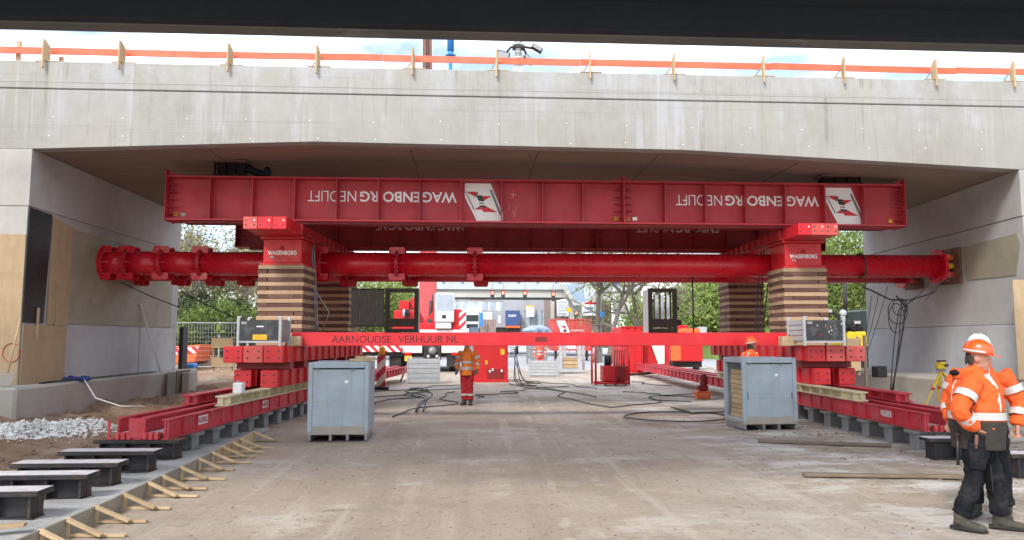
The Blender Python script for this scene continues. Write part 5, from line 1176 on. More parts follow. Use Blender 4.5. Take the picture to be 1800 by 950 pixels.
# warning beacon post
bp = thing('beacon_post', 'red and cream striped warning board with amber lamp by left box', 'warning post', G(669, 684)); Yb = 26.6
part('striped_board', 'beacon_stripe', bp, 662, 624, 677, 680, Yb, .07); part('foot', 'black_rubber', bp, 658, 681, 682, 687, Yb-.12, .4)
m = MB(); c_ = P(671.5, 613, Yb+.03); m.tube([(c_.x, c_.y, c_.z-.22), (c_.x, c_.y, c_.z-.05), (c_.x, c_.y, c_.z), (c_.x, c_.y, c_.z+.06), (c_.x, c_.y, c_.z+.09)], [.11, .10, .12, .10, .04], 14); m.build('amber_lamp', 'amber', bp)

# dark open steel crates standing on the spreader beam
def crate(x0, x1, side, label, door):
    t = thing('open_crate', label, 'crate', (P((x0+x1)/2, 585, 16.3).x, 16.6, 1.916)); Y = 16.28; z0 = 1.9165
    a, b = P(x0, 570, Y).x, P(x1, 570, Y).x; zt = P(x0, 507, Y).z; d = .55; w = .09
    for nm, xx in (('side_wall', a), ('side_wall', b-w)):
        m = MB(); m.b2(xx, xx+w, Y, Y+.07, z0, zt); m.build('front_post', 'brown_steel', t, .004)
    m = MB(); m.b2(a+w, b-w, Y+.003, Y+.07, zt-.09, zt); m.build('top_rail', 'brown_steel', t, .004)
    m = MB(); m.b2(a+w, b-w, Y+.003, Y+.07, z0, z0+.08); m.build('bottom_rail', 'brown_steel', t, .004)
    m = MB(); m.b2(a+w, b-w, Y+.004, Y+.05, z0+.12, z0+.30); m.build('lower_panel', 'brown_steel', t, .004)
    xs2 = b if side > 0 else a
    m = MB(); m.b2(*sorted((xs2+side*.002, xs2-side*.012)), Y+.074, Y+d, z0, zt-.02); m.build('grey_side', 'galv', t)
    xo_ = a if side > 0 else b
    m = MB(); m.b2(*sorted((xo_, xo_+side*.05)), Y+d-.05, Y+d, z0, zt); m.build('rear_post', 'brown_steel', t)
    if door == 'left':
        xl = P(616, 570, Y).x; m = MB(); z1, z2 = P(640, 573, Y).z, P(640, 509, Y).z
        for k in range(4):
            p0 = xl+(a-.02-xl)*k/4; p1 = xl+(a-.02-xl)*(k+1)/4; m = MB(); m.b2(p0+.004, p1-.004, Y+.02+.008*(k % 2), Y+.06, z1, z2); m.build('door_panel', 'panel_brown', t, .006)
        for z in (z1-.02, z2-.0): m = MB(); m.b2(xl-.01, a-.002, Y+.015, Y+.07, z, z+.022); m.build('door_rail', 'brown_steel', t)
    else:
        for k in range(3):
            x = a+w+.13+k*.135; m = MB(); m.b2(x, x+.022, Y+.44, Y+.47, z0+.3, zt-.09); m.build('bar', 'brown_steel', t)
            m = MB(); m.b2(x+.03, x+.11, Y+.48, Y+.49, z0+.3, zt-.12); m.build('light_slat', 'galv', t)
        m = MB(); m.b2(b, b+.12, Y+.1, Y+.3, z0+.16, z0+.28); m.build('bracket', 'brown_steel', t)
        m = MB(); m.b2(b, b+.07, Y+.1, Y+.2, z0+.52, z0+.57); m.build('latch', 'brown_steel', t)
crate(676, 735, 1, 'dark open steel crate with ribbed door on the bright red beam', 'left'); crate(1141, 1191, -1, 'dark open steel crate with pale slats on the bright red beam', 'no')

# red containers and machines to the right behind the beam
def ribbox(name, label, cat, x0, y0, x1, y1, Y, dep, mat, n=8, emb=None):
    a = P((x0+x1)/2, y1, Y); t = thing(name, label, cat, (a.x, Y+dep/2, max(0, a.z))); part('body', mat, t, x0, y0, x1, y1, Y+.06, dep, .02)
    for k in range(n):
        xx = x0+(x1-x0)*(k+.15)/n; part('rib', mat, t, xx, y0+1.5, xx+(x1-x0)/n*.62, y1-1.5, Y+.02, .039)
    part('top_rail', mat, t, x0-.5, y0-1, x1+.5, y0+1, Y-.01, .2); part('bottom_rail', mat, t, x0-.5, y1-1, x1+.5, y1+1, Y-.01, .2)
    return t
rc = ribbox('red_container', 'faded red site container with white emblem beyond the rack', 'container', 969, 562, 1040, 616, 62, 2.4, 'faded_red', 10)
Z_ = 61.95; 
def flat(name, mat, par, pts, Y, th=.01):
    q = [P(x, y, Y) for x, y in pts]; m = MB(); m.prism([(v.x, v.z) for v in q], th, Matrix(((1, 0, 0, 0), (0, 0, -1, Y), (0, 1, 0, 0), (0, 0, 0, 1)))); return m.build(name, mat, par)
e_ = flat('emblem_plate', 'white_print', rc, [(978, 564), (993, 564), (1014, 614), (997, 614)], 61.97); flat('emblem_red', 'red_print', e_, [(984, 572), (995, 574), (994, 579)], 61.95); flat('emblem_dark', 'black_print', e_, [(988, 583), (997, 584), (994, 578)], 61.945)
lettering('WAGENBORG', P(1003, 583, 61.96), (1, 0, 0), (0, 0, 1), .16, 'white_print', rc, width=1.1)
part('container_leg', 'steel_dark', rc, 975, 617, 979, 634, 62.2, .3); part('container_leg', 'steel_dark', rc, 1030, 617, 1034, 634, 62.2, .3)
ribbox('red_container', 'bright red container right of the hydraulic unit', 'container', 1093, 575, 1131, 655, 36.5, 2.4, 'machine_red', 3)
sm = ribbox('red_container', 'red container with slanted white panel behind the right track', 'container', 1131.6, 592, 1177, 652, 37.2, 2.4, 'machine_red', 1); flat('white_panel', 'white_print', sm, [(1144, 604), (1168, 604), (1168, 640), (1157, 640)], 37.1)
mc = thing('site_compressor', 'orange and red site machine parked behind the right track', 'machine', P(1205, 640, 40)); part('housing', 'machine_red', mc, 1180, 588, 1236, 636, 40, 2, .05); part('orange_panel', 'orange_paint', mc, 1180, 606, 1197, 634, 39.97, .04); part('hood', 'orange_paint', mc, 1197, 578, 1232, 590, 40.1, 1.8, .05); part('exhaust_box', 'galv', mc, 1231, 575, 1243, 588, 40, .6, .02); part('chassis', 'steel_dark', mc, 1184, 636, 1234, 646, 40.3, 1.6)
part('top_box', 'machine_red', mc, 1191, 572, 1210, 580, 40.6, 1, .02)
for x in (1190, 1224): a = P(x, 640, 40.2); m = MB(); m.tube([(a.x, 40.6, .3), (a.x+.2, 40.6, .3)], .3, 16, smooth=False); m.build('wheel', 'black_rubber', mc)
# small orange bucket and pump on the right
bk = thing('orange_tub', 'orange plastic tub with white lettering by the right track', 'tub', G(1236, 701)); Yk = 22.0
a, b = P(1225, 700, Yk), P(1250, 690, Yk); m = MB(); m.prism([(a.x+.02, .0), (b.x-.02, 0), (b.x, .22), (a.x, .22)], .32, Matrix(((1, 0, 0, 0), (0, 0, 1, Yk), (0, 1, 0, .0), (0, 0, 0, 1)))); m.build('tub', 'orange_paint', bk, .015)
lettering('WAGENBORG', (a.x+.07, Yk-.003, .11), (1, 0, 0), (0, 0, 1), .035, 'white_print', bk, width=.27)
m = MB(); m.cyl((a.x+.27, Yk+.2, .2), (a.x+.27, Yk+.2, .62), .11, 14); m.ball((a.x+.27, Yk+.2, .62), .12, 12, 8); m.box((a.x+.22, Yk+.15, .32), (.3, .2, .14)); m.build('pump', 'dark_red', bk)

# street behind: viaduct, building, info boards, signals
vd = thing('footbridge', 'pale concrete footbridge crossing the street far behind', 'bridge', (6, 76, 0)); Yv = 76
part('deck_edge', 'ramp_far', vd, 700, 494, 990, 509, Yv, 4); part('main_beam', 'beam_far', vd, 700, 510, 1000, 523, Yv+.3, 3.2); part('beam_lip', 'steel_dark', vd, 700, 523.3, 990, 524.5, Yv+.32, 3)
part('deck_edge', 'ramp_far', vd, 1048, 496, 1128, 513, Yv+2, 4); part('main_beam', 'beam_far', vd, 1050, 514, 1128, 530, Yv+2.2, 3.2)
part('pier', 'beam_far', vd, 1003, 535, 1023, 598, Yv+1, 1.2)
for x in range(745, 990, 33): part('railing_post', 'bright_blue', vd, x, 470, x+3, 497, Yv-.15, .1)
for x in range(1060, 1128, 22): part('railing_post', 'bright_blue', vd, x, 480, x+3, 503, Yv+1.85, .1)
part('hand_rail', 'bright_blue', vd, 700, 469, 990, 471, Yv-.2, .1)
rp = thing('ramp_landing', 'pale teal wedge-shaped stair landing of the footbridge', 'stair', P(1015, 538, Yv-1))
m = MB(); q = [P(x, y, Yv-1) for x, y in ((988, 496), (1058, 496), (1036, 530), (1018, 537), (1010, 537))]; m.prism([(v.x, v.z) for v in q], 3, Matrix(((1, 0, 0, 0), (0, 0, 1, Yv-1), (0, 1, 0, 0), (0, 0, 0, 1)))); m.build('underside', 'ramp_far', rp)
for k in range(6): m = MB(); a, b = P(991+k*6, 500+0*k, Yv-1.1), P(1010+k*3.5, 532-k*0.5, Yv-1.1); m.bar(a, b, .05, .05); m.build('rib', 'bright_blue', rp)
m = MB(); a, b = P(986, 498, Yv-1.05), P(1012, 537, Yv-1.05); m.bar(a, b, .3, .25, up=(0, -1, 0)); m.build('stringer', 'beam_far', rp)
for i, (x, y) in enumerate(((865.5, 511), (884.5, 511), (923, 511.5), (973, 513))):
    ts = thing('traffic_light', 'traffic light hanging under the footbridge, %s from the left' % nth(i), 'traffic light', P(x, y+8, Yv-2), 0, 'hanging traffic lights'); part('housing', 'black_print', ts, x-3.2, y, x+3.2, y+16.5, Yv-2, .25); part('red_lamp', 'signal_lit', ts, x-2, y+2, x+2, y+6.5, Yv-2.03, .03); part('hood_plate', 'red_lens', ts, x-3.6, y-.5, x+3.6, y+7.5, Yv-1.99, .2); part('hanger', 'steel_grey', ts, x-.5, y-14, x+.5, y, Yv-1.8, .1)
ts = thing('traffic_light', 'low traffic light beside the footbridge pier', 'traffic light', P(1013.5, 600, 70)); part('housing', 'black_print', ts, 1010, 547, 1017, 563, 70, .3); part('red_lamp', 'signal_lit', ts, 1011.5, 548.5, 1015.5, 553, 69.97, .03); part('pole', 'steel_grey', ts, 1012.5, 563, 1014.5, 622, 70.1, .12)
bd = thing('office_building', 'pale office building with window row behind the footbridge', 'building', (-2, 100, 0)); Yo = 96
part('wall', 'white_paint', bd, 640, 470, 890, 628, Yo, 8)
part('dark_wall', 'grey_far', bd, 886, 500, 972, 600, Yo-4, 8)
for x0 in (800, 813, 826, 847, 861, 879):
    w = part('window', 'glass_pale', bd, x0, 531, x0+11 if x0 != 826 else x0+14, 545, Yo-.06, .08); part('sill', 'beam_far', bd, x0-.5, 545, x0+12, 546.2, Yo-.15, .15)
part('sign_band', 'beam_far', bd, 797, 523, 890, 528.5, Yo-.2, .2); part('sign', 'red_print', bd, 826, 523.5, 855, 527.5, Yo-.24, .04)
part('green_glass', 'glass_pale', bd, 918, 550, 966, 572, Yo-4.1, .1); part('low_wall', 'beam_far', bd, 916, 572, 968, 600, Yo-4.2, .2)
for k in range(5): part('frame_bar', 'steel_grey', bd, 922+k*10, 545, 923+k*10, 573, Yo-4.15, .1)
part('plinth', 'grey_far', bd, 640, 575, 890, 632, Yo-.3, .3)
bw = thing('brick_building', 'brownish brick wall behind the info boards', 'building', (24, 85, 0)); part('wall', 'brick_far', bw, 966, 522, 1076, 612, 84, 6); part('corner_pier', 'beam_far', bw, 968.5, 524, 975, 610, 83.6, .5)
for i, (x0, y0, x1, y1, lb) in enumerate(((979, 526, 1000, 556, 'left white info board on the brick wall by the pier'), (1023, 530, 1055, 555, 'white info board with red top on the brick wall'), (925, 537, 939, 557, 'small white notice with yellow top on the grey wall'))):
    t = thing('info_board', lb, 'sign', P((x0+x1)/2, y1, 83)); Yi = 83 if i < 2 else 91; part('panel', 'white_print', t, x0, y0, x1, y1, Yi, .1)
    if i == 0:
        for k in range(5): part('print_line', 'blue_print', t, x0+2, y0+5+k*5, x1-4-2*(k % 2), y0+6.2+k*5, Yi-.02, .02)
    if i == 1: part('red_header', 'red_print', t, x0+4, y0, x1-6, y0+5, Yi-.02, .02); part('blue_band', 'blue_print', t, x0+2, y0+18, x1-5, y0+20, Yi-.02, .02); part('blue_print', 'blue_print', t, x0+7, y0+10, x0+20, y0+15, Yi-.02, .02)
    if i == 2: part('yellow_header', 'yellow_sticker', t, x0, y0, x1, y0+2.5, Yi-.02, .02)
t = thing('info_board', 'white information sign on a post before the green bank', 'sign', G(1089, 620)); part('panel', 'white_print', t, 1077, 531, 1107, 554, 60, .08); part('post', 'galv', t, 1088, 554, 1090, 636, 60.1, .1)
for k in range(4): part('print_line', 'grey_print', t, 1081, 536+k*4, 1102-3*(k % 2), 536.8+k*4, 59.98, .02)
part('blue_mark', 'blue_print', t, 1083, 543, 1085, 546, 59.975, .02)
sp = thing('lamp_pole', 'grey lamp post with blue direction sign among the trunks', 'pole', G(1057, 636)); part('pole', 'steel_grey', sp, 1055.8, 440, 1058.6, 640, 58, .2); m = MB(); c_ = P(1056.5, 553, 57.9); m.tube([(c_.x, 57.9, c_.z), (c_.x, 57.85, c_.z)], .27, 18, smooth=False); m.build('round_sign', 'bright_blue', sp)
yd = thing('yellow_sign', 'round yellow sign by the footbridge pier', 'sign', P(1000, 600, 70)); m = MB(); c_ = P(1000, 545, 70.5); m.tube([(c_.x, 70.5, c_.z), (c_.x, 70.45, c_.z)], .25, 18, smooth=False); m.build('disc', 'yellow_sticker', yd); part('pole', 'steel_grey', yd, 1000.3, 549, 1001.6, 620, 70.55, .08)
# vehicles in the street
tk = thing('white_truck', 'white lorry cab facing the site in the far street', 'truck', P(830, 600, 88)); part('cab', 'white_paint', tk, 818, 545, 842, 588, 88, 2.4, .1); part('windscreen', 'glass_dark', tk, 819.5, 554, 841, 565, 87.96, .05); part('grille', 'steel_dark', tk, 820, 570, 840, 577, 87.96, .05); part('bumper', 'grey_far', tk, 818, 588, 842, 596, 87.9, .4); part('trailer', 'white_paint', tk, 819, 540, 841, 590, 90.6, 9)
for x in (820, 836): m = MB(); c_ = P(x, 606, 88.6); m.tube([(c_.x, 88.6, .5), (c_.x+.35, 88.6, .5)], .5, 16, smooth=False); m.build('wheel', 'black_rubber', tk)
cv = thing('parked_car', 'pale blue car in front of the white lorry', 'car', P(834, 598, 80)); part('body', 'tarp', cv, 824, 575, 842, 594, 80, 4, .2); part('windscreen', 'glass_dark', cv, 826, 571, 840, 577, 80.6, 2, .2)
for x in (825, 838): m = MB(); c_ = P(x, 604, 80.6); m.tube([(c_.x, 80.6, .32), (c_.x+.2, 80.6, .32)], .32, 14, smooth=False); m.build('wheel', 'black_rubber', cv)
sc_ = thing('semi_trailer', 'blue and grey box trailer with white letters in far street', 'trailer', P(895, 600, 90)); part('end_wall', 'blue_paint', sc_, 888.5, 546, 914, 576, 90, .06)
m = MB(); a0 = P(888.3, 576, 90); a1 = P(888.3, 546, 90); m.b2(a0.x-1.4, P(914, 560, 90).x, 90.07, 102, a0.z, a1.z); m.build('box_body', 'grey_far', sc_, .02); part('side_mark', 'white_print', sc_, 876, 555, 880, 568, 90.06, .02)
lettering('DSV', P(894, 557.5, 89.98), (1, 0, 0), (0, 0, 1), .30, 'white_print', sc_, width=.95, bold=.03); part('chassis', 'steel_dark', sc_, 873, 577, 914, 584, 90.2, 10)
for x in (878, 906): m = MB(); c_ = P(x, 600, 91); m.tube([(c_.x, 91, .5), (c_.x+.35, 91, .5)], .5, 16, smooth=False); m.build('wheel', 'black_rubber', sc_)
part('bumper', 'orange_paint', sc_, 889, 573, 914, 577, 89.95, .04)
rd = thing('street_sign', 'blue upright street sign beside the white lorry', 'sign', P(846, 600, 72)); part('panel', 'bright_blue', rd, 843.5, 550, 849, 574, 72, .1); part('post', 'steel_grey', rd, 845.6, 574, 847, 622, 72.02, .08)
hd = thing('hoarding', 'terracotta board fence beside the blue street sign', 'fence', P(858, 600, 73)); 
for k in range(5): part('board', 'brick_far', hd, 844+k*5.6, 562, 849.3+k*5.6, 612, 73, .06)
tp_ = thing('tarpaulin', 'blue grey tarpaulin heap behind the bright red beam', 'tarpaulin', G(942, 640)); m = MB()
for k in range(8): c_ = P(930+k*4, 581+3*math.sin(k*2), 52+.2*k); m.ball(c_, (.5, .5, random.uniform(.16, .34)), 10, 7)
remesh(m.build('sheet', 'tarp', tp_), .06, 4, .12, .3)
m = rb(928, 586, 962, 640, 52, 1.5); m.build('covered_pallets', 'steel_grey', tp_)
# ------------------------------------------------------------------ banks, trees and shrubs
def terrain(name, x0, x1, y0, y1, fn, mat, n=50):
    xs = np.linspace(x0, x1, n); ys = np.linspace(y0, y1, n); m = MB(); X, Y = np.meshgrid(xs, ys); Z = fn(X, Y)
    m.add([(a, b, c) for a, b, c in zip(X.ravel(), Y.ravel(), Z.ravel())], [(j*n+i, j*n+i+1, (j+1)*n+i+1, (j+1)*n+i) for j in range(n-1) for i in range(n-1)], 0, True)
    o = m.build(name, mat); o['kind'] = 'structure'; return o
lbank = lambda X, Y: -.3+2.9*sstep(34, 50, Y+.25*(X+18))*sstep(-9.5, -14, X)+.5*fbm(X, Y, .35, 4, 4)*sstep(30, 36, Y)
terrain('left_bank', -60, -9, 27, 78, lbank, 'earth', 70)
rbank = lambda X, Y: -.3+5.2*sstep(56, 84, Y)*sstep(20, 27, X)+.3*fbm(X, Y, .3, 3, 6)
terrain('grass_bank', 18, 90, 50, 110, rbank, 'grass_bank', 60)
def leaves(m, pts, size, rngl):
    n = len(pts); a = rngl.normal(size=(n, 3)); a /= np.linalg.norm(a, axis=1)[:, None]; b = np.cross(a, rngl.normal(size=(n, 3))); b /= np.linalg.norm(b, axis=1)[:, None]
    s = size*rngl.uniform(.6, 1.35, (n, 1)); l = s*1.25; V = np.stack([pts-a*l, pts+b*s*.6, pts+a*l, pts-b*s*.6], 1).reshape(-1, 3)
    base = len(m.v); m.v += [tuple(v) for v in V]; m.f += [(base+4*i, base+4*i+1, base+4*i+2, base+4*i+3) for i in range(n)]; m.mi += [0]*n; m.sm += [False]*n
def tree(name, label, base, h, spread, trunk_r, leaf, nleaf, lsize, seed, lean=(0, 0), levels=4, first=.3, group=None, clump=.35, forks=4):
    r = np.random.default_rng(seed); t = thing(name, label, 'tree', base, 0, group); base = Vector(base)
    tips = []; tm = MB()
    def grow(p, d, L_, rad, lv):
        n = 4; pts = [p]; q = p.copy(); dd = d.copy()
        for k in range(n):
            dd = (dd+Vector(r.normal(size=3))*.14+Vector((0, 0, .05))).normalized(); q = q+dd*L_/n; pts.append(q.copy())
        tm.tube(pts, [rad*(1-.5*k/n) for k in range(n+1)], 8 if lv > 1 else 5, cap=lv == levels)
        if lv <= 2: tips.extend([(pts[2], lv), (pts[3], lv), (pts[4], lv)])
        if lv > 0:
            for k in range(forks if lv < levels else forks+1):
                a = r.uniform(0, 2*math.pi); tilt = r.uniform(.45, 1.0); sd = dd.orthogonal().normalized(); sd = Matrix.Rotation(a, 3, dd) @ sd
                nd = (dd*math.cos(tilt)+sd*math.sin(tilt)*spread).normalized(); s0 = pts[r.integers(2, 5)] if lv == levels else pts[r.integers(1, 5)]
                grow(s0, nd, L_*r.uniform(.55, .8), rad*.5, lv-1)
    grow(base-Vector((0, 0, .2)), Vector((lean[0], lean[1], 1)).normalized(), h*first, trunk_r, levels)
    tm.build('trunk', 'bark', t)
    if nleaf:
        tp = np.array([q for q, _ in tips]); c = tp[r.integers(0, len(tp), nleaf)]; pts = c+r.normal(size=(nleaf, 3))*clump*r.uniform(.3, 1.2, (nleaf, 1))
        lm = MB(); leaves(lm, pts, lsize, r); lm.build('crown', leaf, t)
    return t
def shrub(label, base, rad, h, leaf, n, lsize, seed, group):
    r = np.random.default_rng(seed); t = thing('shrub', label, 'shrub', base, 0, group); m = MB(); cl = []
    for k in range(14):
        a = r.uniform(0, 6.28); e = r.uniform(.1, 1); tip = Vector((rad*e*math.cos(a), rad*e*math.sin(a), h*r.uniform(.45, 1))); b = Vector(base); m.tube([b, b+tip*.5+Vector(r.normal(size=3))*.1, b+tip], [.035, .022, .008], 5); cl.append(b+tip); cl.append(b+tip*.65)
    m.build('stems', 'bark', t); cl = np.array([tuple(q) for q in cl]); pts = cl[r.integers(0, len(cl), n)]+r.normal(size=(n, 3))*np.array([rad*.22, rad*.22, h*.13])
    lm = MB(); leaves(lm, pts, lsize, r); lm.build('foliage', leaf, t)
tz = lambda f, x, y: float(f(np.array(x), np.array(y)))
# left: bare spring trees over an undergrowth of dark shrubs
for i, (px_, Y, hh, nl) in enumerate(((340, 52, 13, 1500), (385, 47, 12, 1200), (428, 56, 14, 1800), (300, 60, 15, 1500), (360, 66, 16, 2500), (450, 62, 14, 2600))):
    x = P(px_, 600, Y).x; tree('bare_tree', 'thinly leafed spring tree on the left bank, %s planted' % nth(i) if False else ['bare tree nearest the left abutment edge', 'slim bare tree in the middle of the left gap', 'bare tree just left of the near left tower', 'bare tree mostly hidden behind the left abutment', 'tall pale tree deep behind the left gap', 'leafier tree behind the near left tower'][i], (x, Y, tz(lbank, x, Y)), hh, 1.1, .2, 'leaf_olive', nl, .10, 40+i, levels=4, first=.28, group='spring trees on the left bank', clump=.5)
for i in range(16):
    px_ = 312+i*9.5; Y = 40+7*((i*37) % 10)/10; x = P(px_, 600, Y).x; shrub(('dark evergreen' if i % 3 else 'pale green')+' shrub on the left bank, %s from the abutment' % nth(i), (x, Y, tz(lbank, x, Y)-.1), 1.3, 1.5+1.0*((i*13) % 7)/7, ['leaf_green', 'leaf_dark', 'leaf_dark'][i % 3], 4200, .075, 100+i, 'shrubs on the left bank')
# middle: trees behind the footbridge and trunks on the verge
for i, (px_, Y, hh) in enumerate(((640, 66, 13), (690, 72, 14), (725, 82, 15))):
    x = P(px_, 600, Y).x; tree('fresh_tree', ['fresh yellow-green tree behind the ribbed crate door', 'fresh yellow-green tree behind the crane winch', 'fresh yellow-green tree behind the crane boom'][i], (x, Y, 0), hh, 1.0, .22, 'leaf_fresh', 9000, .12, 60+i, levels=4, first=.26, group='fresh trees behind the crane', clump=.8)
for i, (px_, Y, hh, tr_) in enumerate(((1046, 57, 9, .26), (1070, 54, 9.5, .24), (1116, 60, 9, .27), (1162, 64, 8.5, .24))):
    x = P(px_, 600, Y).x; tree('plane_tree', ['bare plane tree left of the lamp post', 'leaning bare plane tree right of the lamp post', 'mottled plane tree right of the white information sign', 'bare plane tree behind the slatted crate'][i], (x, Y, 0), hh, 1.2, tr_, 'leaf_fresh', 900, .09, 80+i, lean=((.0, .05)[i % 2], 0), levels=3, first=.62, group='plane trees on the verge', clump=.4)
for i in range(15):
    px_ = 1130+i*28; Y = 72+9*((i*7) % 5)/5; x = P(px_, 600, Y).x; tree('green_tree', 'leafy green tree on the right bank, %s from the footbridge' % nth(i), (x, Y, tz(rbank, x, Y)), 11+((i*5) % 4), 1.1, .2, ['leaf_fresh', 'leaf_green', 'leaf_fresh'][i % 3], 6000, .14, 200+i, levels=3, first=.24, group='leafy trees on the right bank', clump=1.0)
for i in range(8):
    px_ = 1445+i*11; Y = 40+6*((i*3) % 4)/4; x = P(px_, 600, Y).x; shrub('bright green bush beyond the right abutment, %s from the tower' % nth(i), (x, Y, 0), 1.9, 5.5+1.8*((i*5) % 3), 'leaf_fresh' if i % 4 else 'leaf_green', 4600, .085, 300+i, 'bushes beyond the right abutment')
# ------------------------------------------------------------------ left background: fence, skip, trestles
fn = thing('mesh_fence', 'temporary galvanised mesh fence below the left bank', 'fence', P(365, 640, 31)); Yn = 31
for x in (300, 383, 466): part('post', 'galv', fn, x-1, 566, x+1, 650, Yn, .05)
for y in (568, 645): m = MB(); m.cyl(P(300, y, Yn), P(466, y, Yn), .022, 6); m.build('rail', 'galv', fn)
m = MB()
for k in range(33): m.cyl(P(302+k*5, 569, Yn), P(302+k*5, 645, Yn), .004, 4)
for k in range(9): m.cyl(P(300, 577+k*8, Yn), P(466, 577+k*8, Yn), .004, 4)
m.build('wire_mesh', 'galv', fn, kind='stuff')
m = MB(); a = P(384, 577, Yn-.06); m.box(a, (.14, .06, .30)); m.box(a+Vector((.12, 0, -.14)), (.28, .06, .10)); m.build('green_clamp', 'leaf_fresh', fn)
sk = thing('orange_skip', 'orange skip with red and white stripes at the left bank', 'skip', P(335, 640, 37)); Ys = 37
q = [P(x, y, Ys) for x, y in ((300, 610), (353, 606), (342, 637), (300, 640))]; m = MB(); m.prism([(v.x, v.z) for v in q], 2, Matrix(((1, 0, 0, 0), (0, 0, 1, Ys), (0, 1, 0, 0), (0, 0, 0, 1)))); m.build('hull', 'orange_paint', sk, .03)
q = [P(x, y, Ys-.02) for x, y in ((300, 613), (349, 610), (345, 621), (300, 624))]; m = MB(); m.prism([(v.x, v.z) for v in q], .012, Matrix(((1, 0, 0, 0), (0, 0, 1, Ys-.02), (0, 1, 0, 0), (0, 0, 0, 1)))); m.build('striped_band', 'stripe_right', sk)
m = rb(322, 639, 339, 649, 26, .5); tag(m.build('blue_canister', 'bright_blue', bev=.05), 'blue canister lying by the left footing end', 'canister')
def trestle(x0, x1, ytop, ybot, Y, label):
    t = thing('timber_guard', label, 'timber guard', P((x0+x1)/2, ybot, Y))
    for x in (x0, x1): part('post', 'plank', t, x-1.6, ytop-6, x+1.6, ybot+8, Y, .06)
    for (a, b) in ((ytop, ytop+14), (ybot-16, ybot)): part('rail', 'plank', t, x0-3, a, x1+3, b, Y-.035, .03)
    part('cap', 'plank', t, x0-3, ytop-3, x1+3, ytop, Y-.04, .14)
trestle(374, 406, 598, 645, 19.2, 'pale timber guard rail left of the left base frame'); trestle(1492, 1511, 598, 652, 17.6, 'pale timber guard rail right of the right base frame')
m = MB(); a = G(1549, 700, .2); m.bar(P(1524, 690, 17.5), P(1519, 590, 17.5), .06, .05, up=(0, 1, 0)); tag(m.build('timber_prop', 'old_plank'), 'slim timber prop beside the right abutment edge', 'prop')
wt = thing('white_jerrycan', 'white plastic container standing on the left track', 'container', P(420, 685, 13.9)); q = P(420, 685, 13.85); m = MB(); m.b2(q.x-.085, q.x+.085, 13.75, 13.95, .784, .98); m.build('body', 'white_print', wt, .02); m = MB(); m.tube([(q.x-.02, 13.85, .98), (q.x-.02, 13.85, 1.02)], .03, 10, smooth=False); m.build('cap', 'grey_print', wt)
# yellow excavator beyond the right abutment
ex = thing('yellow_excavator', 'yellow and black excavator standing beyond the right abutment', 'excavator', P(1500, 650, 33)); Ye = 33
part('engine_hood', 'yellow_paint', ex, 1493, 583, 1526, 610, Ye, 2.2, .08); part('counterweight', 'steel_dark', ex, 1488, 608, 1530, 626, Ye-.1, 2.6, .06); part('undercarriage', 'steel_dark', ex, 1492, 628, 1540, 655, Ye+.2, 2.4, .1); part('yellow_stripe', 'yellow_paint', ex, 1490, 605, 1528, 608, Ye-.14, .05); part('cab', 'glass_dark', ex, 1516, 545, 1545, 590, Ye+.2, 1.5, .06)
part('deck', 'steel_dark', ex, 1470, 575, 1518, 584, Ye+.2, 1.2, .02)
for i, (x, y) in enumerate(((1458, 543), (1508, 563))): part('work_lamp', 'steel_dark', ex, x-9, y, x+8, y+8, Ye-.2, .2, .02); part('lamp_glass', 'reflective', ex, x-6, y+1.5, x+5, y+6.5, Ye-.22, .03)
m = MB(); m.bar(P(1462, 549, Ye), P(1500, 578, Ye), .12, .12); m.bar(P(1510, 568, Ye), P(1500, 580, Ye), .1, .1); m.build('lamp_arm', 'steel_dark', ex); m = MB(); m.cyl(P(1485, 490, Ye), P(1486, 560, Ye), .09, 8); m.build('mast', 'steel_dark', ex)
m = MB(); m.cyl(P(1482, 548, Ye-.1), P(1482, 580, Ye-.1), .1, 8); m.ball(P(1482, 551, Ye-.1), .17, 8, 6); m.build('valve_block', 'galv', ex)
# ------------------------------------------------------------------ on and above the bridge deck
lt = thing('light_tower', 'telescopic light tower with flood lamps rising behind the guardrail', 'light tower', P(911, 130, 19)); Yl = 19.0
def lm_(x, y): return P(x, y, Yl)
a = lm_(911, 125)
m = MB(); m.b2(a.x-.16, a.x+.16, Yl-.16, Yl+.16, ZT-.119, a.z+.08); m.build('base_section', 'galv', lt, .02); m = MB(); m.cyl((a.x, Yl, a.z+.08), (a.x, Yl, a.z+.30), .12, 14); m.cyl((a.x, Yl, a.z+.3), (a.x, Yl, a.z+.36), .135, 14); m.cyl((a.x, Yl, a.z+.36), (a.x, Yl, a.z+.95), .085, 14); m.build('mast', 'galv', lt); m = MB(); m.b2(a.x-.15, a.x+.15, Yl-.12, Yl+.12, a.z+.60, a.z+.68); m.build('lamp_yoke', 'steel_dark', lt)
for k in range(6): m = MB(); m.torus((a.x, Yl, a.z+.4+k*.08), (0, 0, 1), .09, .011, 16, 5); m.build('cable_coil', 'reflective', lt)
for sx, (x0, y0), (x1, y1), ang in ((-1, (884, 100), (905, 84), 15), (1, (944, 86), (920, 92), -60), (1, (929, 105), (938, 95), -40)):
    c_ = lm_(x0, y0); m = MB(); m.tube([lm_(911, 80), lm_((x0+911)/2, min(y0, 84)), c_], .03, 6); m.build('arm', 'steel_dark', lt)
    m = MB(); m.box(c_, (.34, .16, .26) if sx < 0 else (.12, .16, .30), M=Matrix.Rotation(R(ang), 4, 'Y')); l_ = m.build('flood_lamp', 'steel_dark', lt, .015)
    m = MB(); m.box(c_+Vector((0, -.083, 0)), (.29, .005, .20) if sx < 0 else (.08, .005, .25), M=Matrix.Rotation(R(ang), 4, 'Y')); m.build('lamp_glass', 'grey_print', l_)
